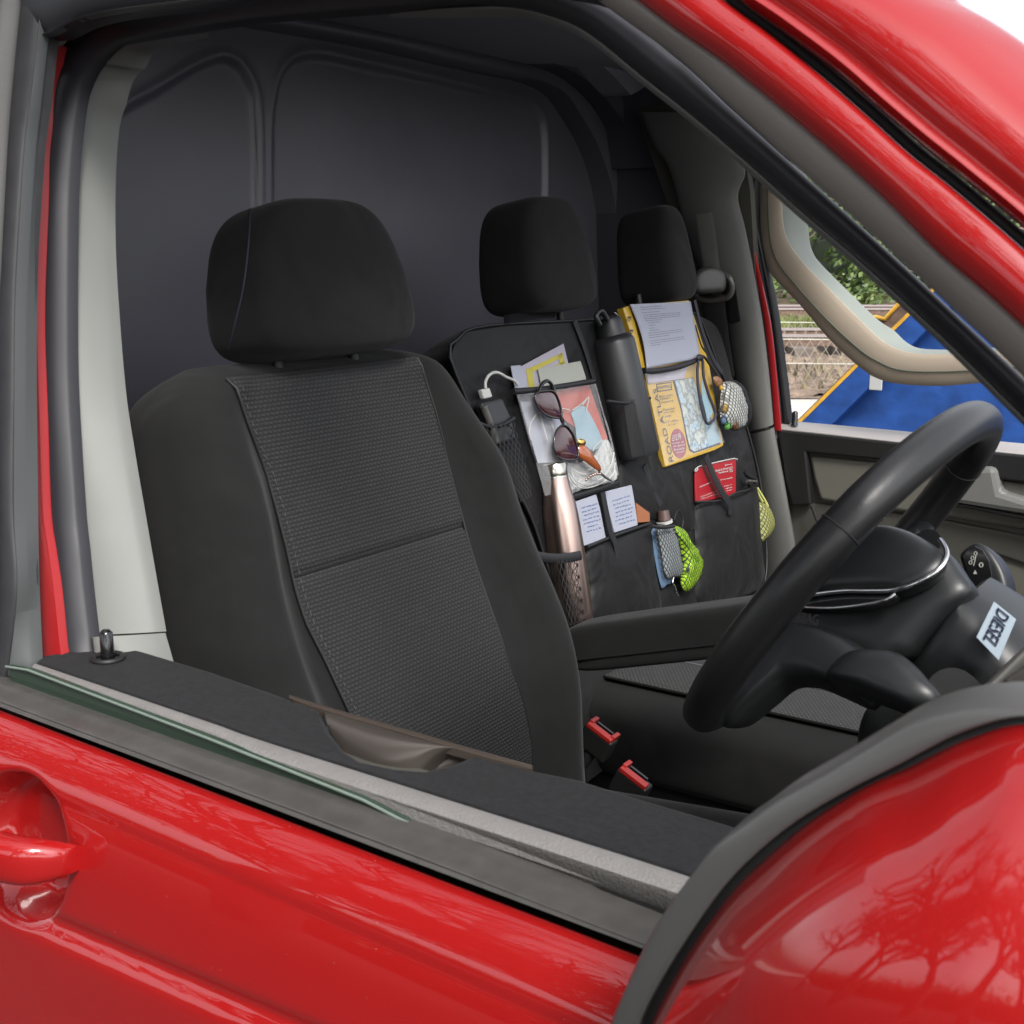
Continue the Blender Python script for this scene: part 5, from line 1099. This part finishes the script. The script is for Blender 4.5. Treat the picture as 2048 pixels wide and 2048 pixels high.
pillow('netting', NP, .05, .026, 'net_small', nb, 60, 6, uv=True, back=.4)
pillow('neck_wrap', AZ([(1060, 880), (1100, 865), (1140, 900), (1165, 960), (1130, 1000), (1085, 960)]), .046, .006, 'sweet_brown', nb, 20, 4, rough_=.001)
# notebook held open by the strap
nbk = thing('notebook', tuple(B(1230, 1090, .026)), 'small notebook with blue handwriting held open under an elastic strap', 'notebook')
Z7 = zx((1000, 880), 3.22)
pg = [Z7([(485, 398), (620, 350), (645, 440), (682, 632), (530, 686), (500, 520)]), Z7([(678, 332), (848, 290), (868, 400), (888, 548), (740, 596), (700, 450)])]
for P, w_ in zip(pg, (.024, .024)): sheet('page', P, w_, .004, 'paper', nbk, .0006)
rnd = random.Random(8)
for (x0, y0, n_, wd) in ((520, 440, 7, 120), (715, 395, 7, 130)):
    W_ = []
    for i in range(n_):
        x = x0 + rnd.uniform(0, 26) + i * 5; y = y0 + i * 27
        while x < x0 + wd + i * 4 - rnd.uniform(0, 30):
            l = rnd.uniform(6, 16); a, b = Z7([(x, y - (x - x0) * .3)])[0], Z7([(x + l, y - (x + l - x0) * .3 + rnd.uniform(-4, 4))])[0]; pa_, pb_ = B(*a, .0248), B(*b, .0248); q = BUPV * .0007
            W_.append(quad(pa_ - q, pb_ - q, pb_ + q, pa_ + q)); x += l + rnd.uniform(1, 9)
    o_ = mesh_join('handwriting', W_, 'ink_blue', nbk); o_['kind'] = 'stuff'
T(sheet('leather_case', Z7([(872, 398), (968, 395), (968, 530), (885, 532)]), .020, .006, 'black', None, .001), 'black card case behind the tan flap, right of the notebook', 'case')
T(sheet('tan_flap', Z7([(878, 405), (965, 470), (965, 526), (888, 532)]), .0225, .002, 'tan_leather', None, .0005), 'tan leather flap sticking out beside the notebook', 'leather flap')
mb = thing('marker_bottle', tuple(B(1330, 1046, .034)), 'small brown-capped bottle above the grey cloth', 'bottle')
lathe('cap', B(*Z7([(1050, 455)])[0], .030), B(*Z7([(1058, 520)])[0], .030), [(0, .001), (0, .0095), (1, .0112)], 'brown_cap', mb); lathe('collar', B(*Z7([(1058, 520)])[0], .030), B(*Z7([(1062, 538)])[0], .030), [(0, .0112), (.1, .0135), (1, .0135), (1, .001)], 'white_plastic', mb)
T(pillow('blue_cloth', Z7([(975, 590), (1030, 575), (1070, 700), (1105, 900), (1075, 930), (1040, 950), (1000, 780)]), .024, .006, 'cloth_blue', None, 40, 5, rough_=.0008), 'blue cloth in the mesh pocket, left of the grey cloth', 'cloth')
T(pillow('grey_cloth', Z7([(1018, 572), (1115, 562), (1150, 700), (1175, 862), (1120, 878), (1070, 880), (1040, 720)]), .032, .008, 'cloth_grey', None, 40, 5, rough_=.001), 'pale grey cloth in the mesh pocket, between blue cloth and neon bag', 'cloth')
T(pillow('neon_bag', Z7([(1112, 562), (1170, 568), (1200, 630), (1255, 700), (1295, 790), (1285, 870), (1240, 950), (1195, 975), (1165, 920), (1180, 830), (1160, 700)]), .034, .014, 'neon', None, 60, 6, rough_=.0016), 'neon yellow-green bag bulging out of the mesh pocket', 'bag')
ch = T(line('key_chain', Z7([(1118, 885), (1112, 920), (1130, 950), (1140, 990), (1150, 1000)]), .036, .0012, 'chrome', None, 20, 6), 'thin silver chain dangling under the grey cloth', 'chain')
# booklet and tennis ball
rb = thing('red_booklet', tuple(B(1430, 1000, .03)), 'red booklet with white lettering strapped into the right fabric pocket', 'booklet')
Z8 = zx((1370, 900), 9.66)
sheet('booklet_cover', Z8([(198, 420), (215, 390), (330, 320), (510, 262), (985, 182), (985, 830), (830, 900), (215, 1010)]), .027, .003, 'booklet_red', rb, .0005)
line('page_edge', Z8([(500, 262), (940, 165), (1010, 182)]), .028, .0011, 'white_plastic', rb, 10, 6); line('curled_corner', Z8([(320, 300), (250, 330), (190, 390), (210, 415), (240, 380), (245, 345)]), .029, .0010, 'white_plastic', rb, 20, 6)
def BT(s, bl, br, h): 
    P = Z8([bl, br, (br[0] - 2, br[1] - h), (bl[0] - 2, bl[1] - h)]); return text('lettering', s, *[B(*p, .0274) for p in P], 'white_plastic', rb, .0006, .02)
BT('Drive', (770, 312), (905, 280), 26); BT('Road & Driver', (585, 425), (835, 368), 42); BT('Handbook', (640, 462), (830, 420), 34); BT('for the roadside', (680, 592), (908, 545), 26)
BT('keep in', (755, 715), (905, 680), 24); BT('vehicle', (775, 762), (905, 728), 26); BT('always', (795, 805), (905, 775), 24); BT('service book', (275, 730), (515, 628), 30); BT('please present when', (295, 920), (620, 805), 26); BT('calling at the garage', (300, 965), (650, 850), 26)
line('emblem', Z8([(852, 340), (918, 325), (918, 412), (858, 424)]), .028, .0006, 'white_plastic', rb, 0, 6, True); sheet('emblem', Z8([(875, 360), (898, 352), (892, 400), (878, 392)]), .0278, .0004, 'white_plastic', rb)
tb = thing('tennis_ball_net', tuple(B(1525, 1090, .02)), 'pale yellow ball in a mesh side pocket at the right edge of the organiser', 'ball')
YP = Z8([(1335, 1020), (1400, 1000), (1500, 1030), (1560, 1100), (1605, 1200), (1670, 1400), (1650, 1560), (1560, 1700), (1420, 1790), (1380, 1600), (1345, 1300)])
pillow('ball', YP, .012, .02, 'pale_yellow', tb, 50, 7); pillow('netting', YP, .0165, .022, 'net_small', tb, 50, 7, uv=True)
for P in ([(1400, 740), (1500, 900), (1590, 1060), (1600, 1140)], [(1370, 760), (1440, 900), (1500, 1000)]): line('net_string', Z8(P), .02, .0024, 'pale_yellow', tb, 14, 6)
px_ribbon('side_buckle', Z8([(1150, 420), (1200, 520), (1390, 600)]), Z8([(1180, 380), (1240, 480), (1400, 560)]), lambda x, y: B(x, y, .034), lambda x, y: B(x, y, .034), 'soft_plastic', org, n=10, nrm=BN, bulge=.003, thick=.003)
line('side_clip', Z8([(1200, 600), (1380, 610)]), .038, .003, 'satin_trim', org, 6); line('side_clip', Z8([(1230, 690), (1390, 680)]), .036, .0035, 'black_gloss', org, 6)
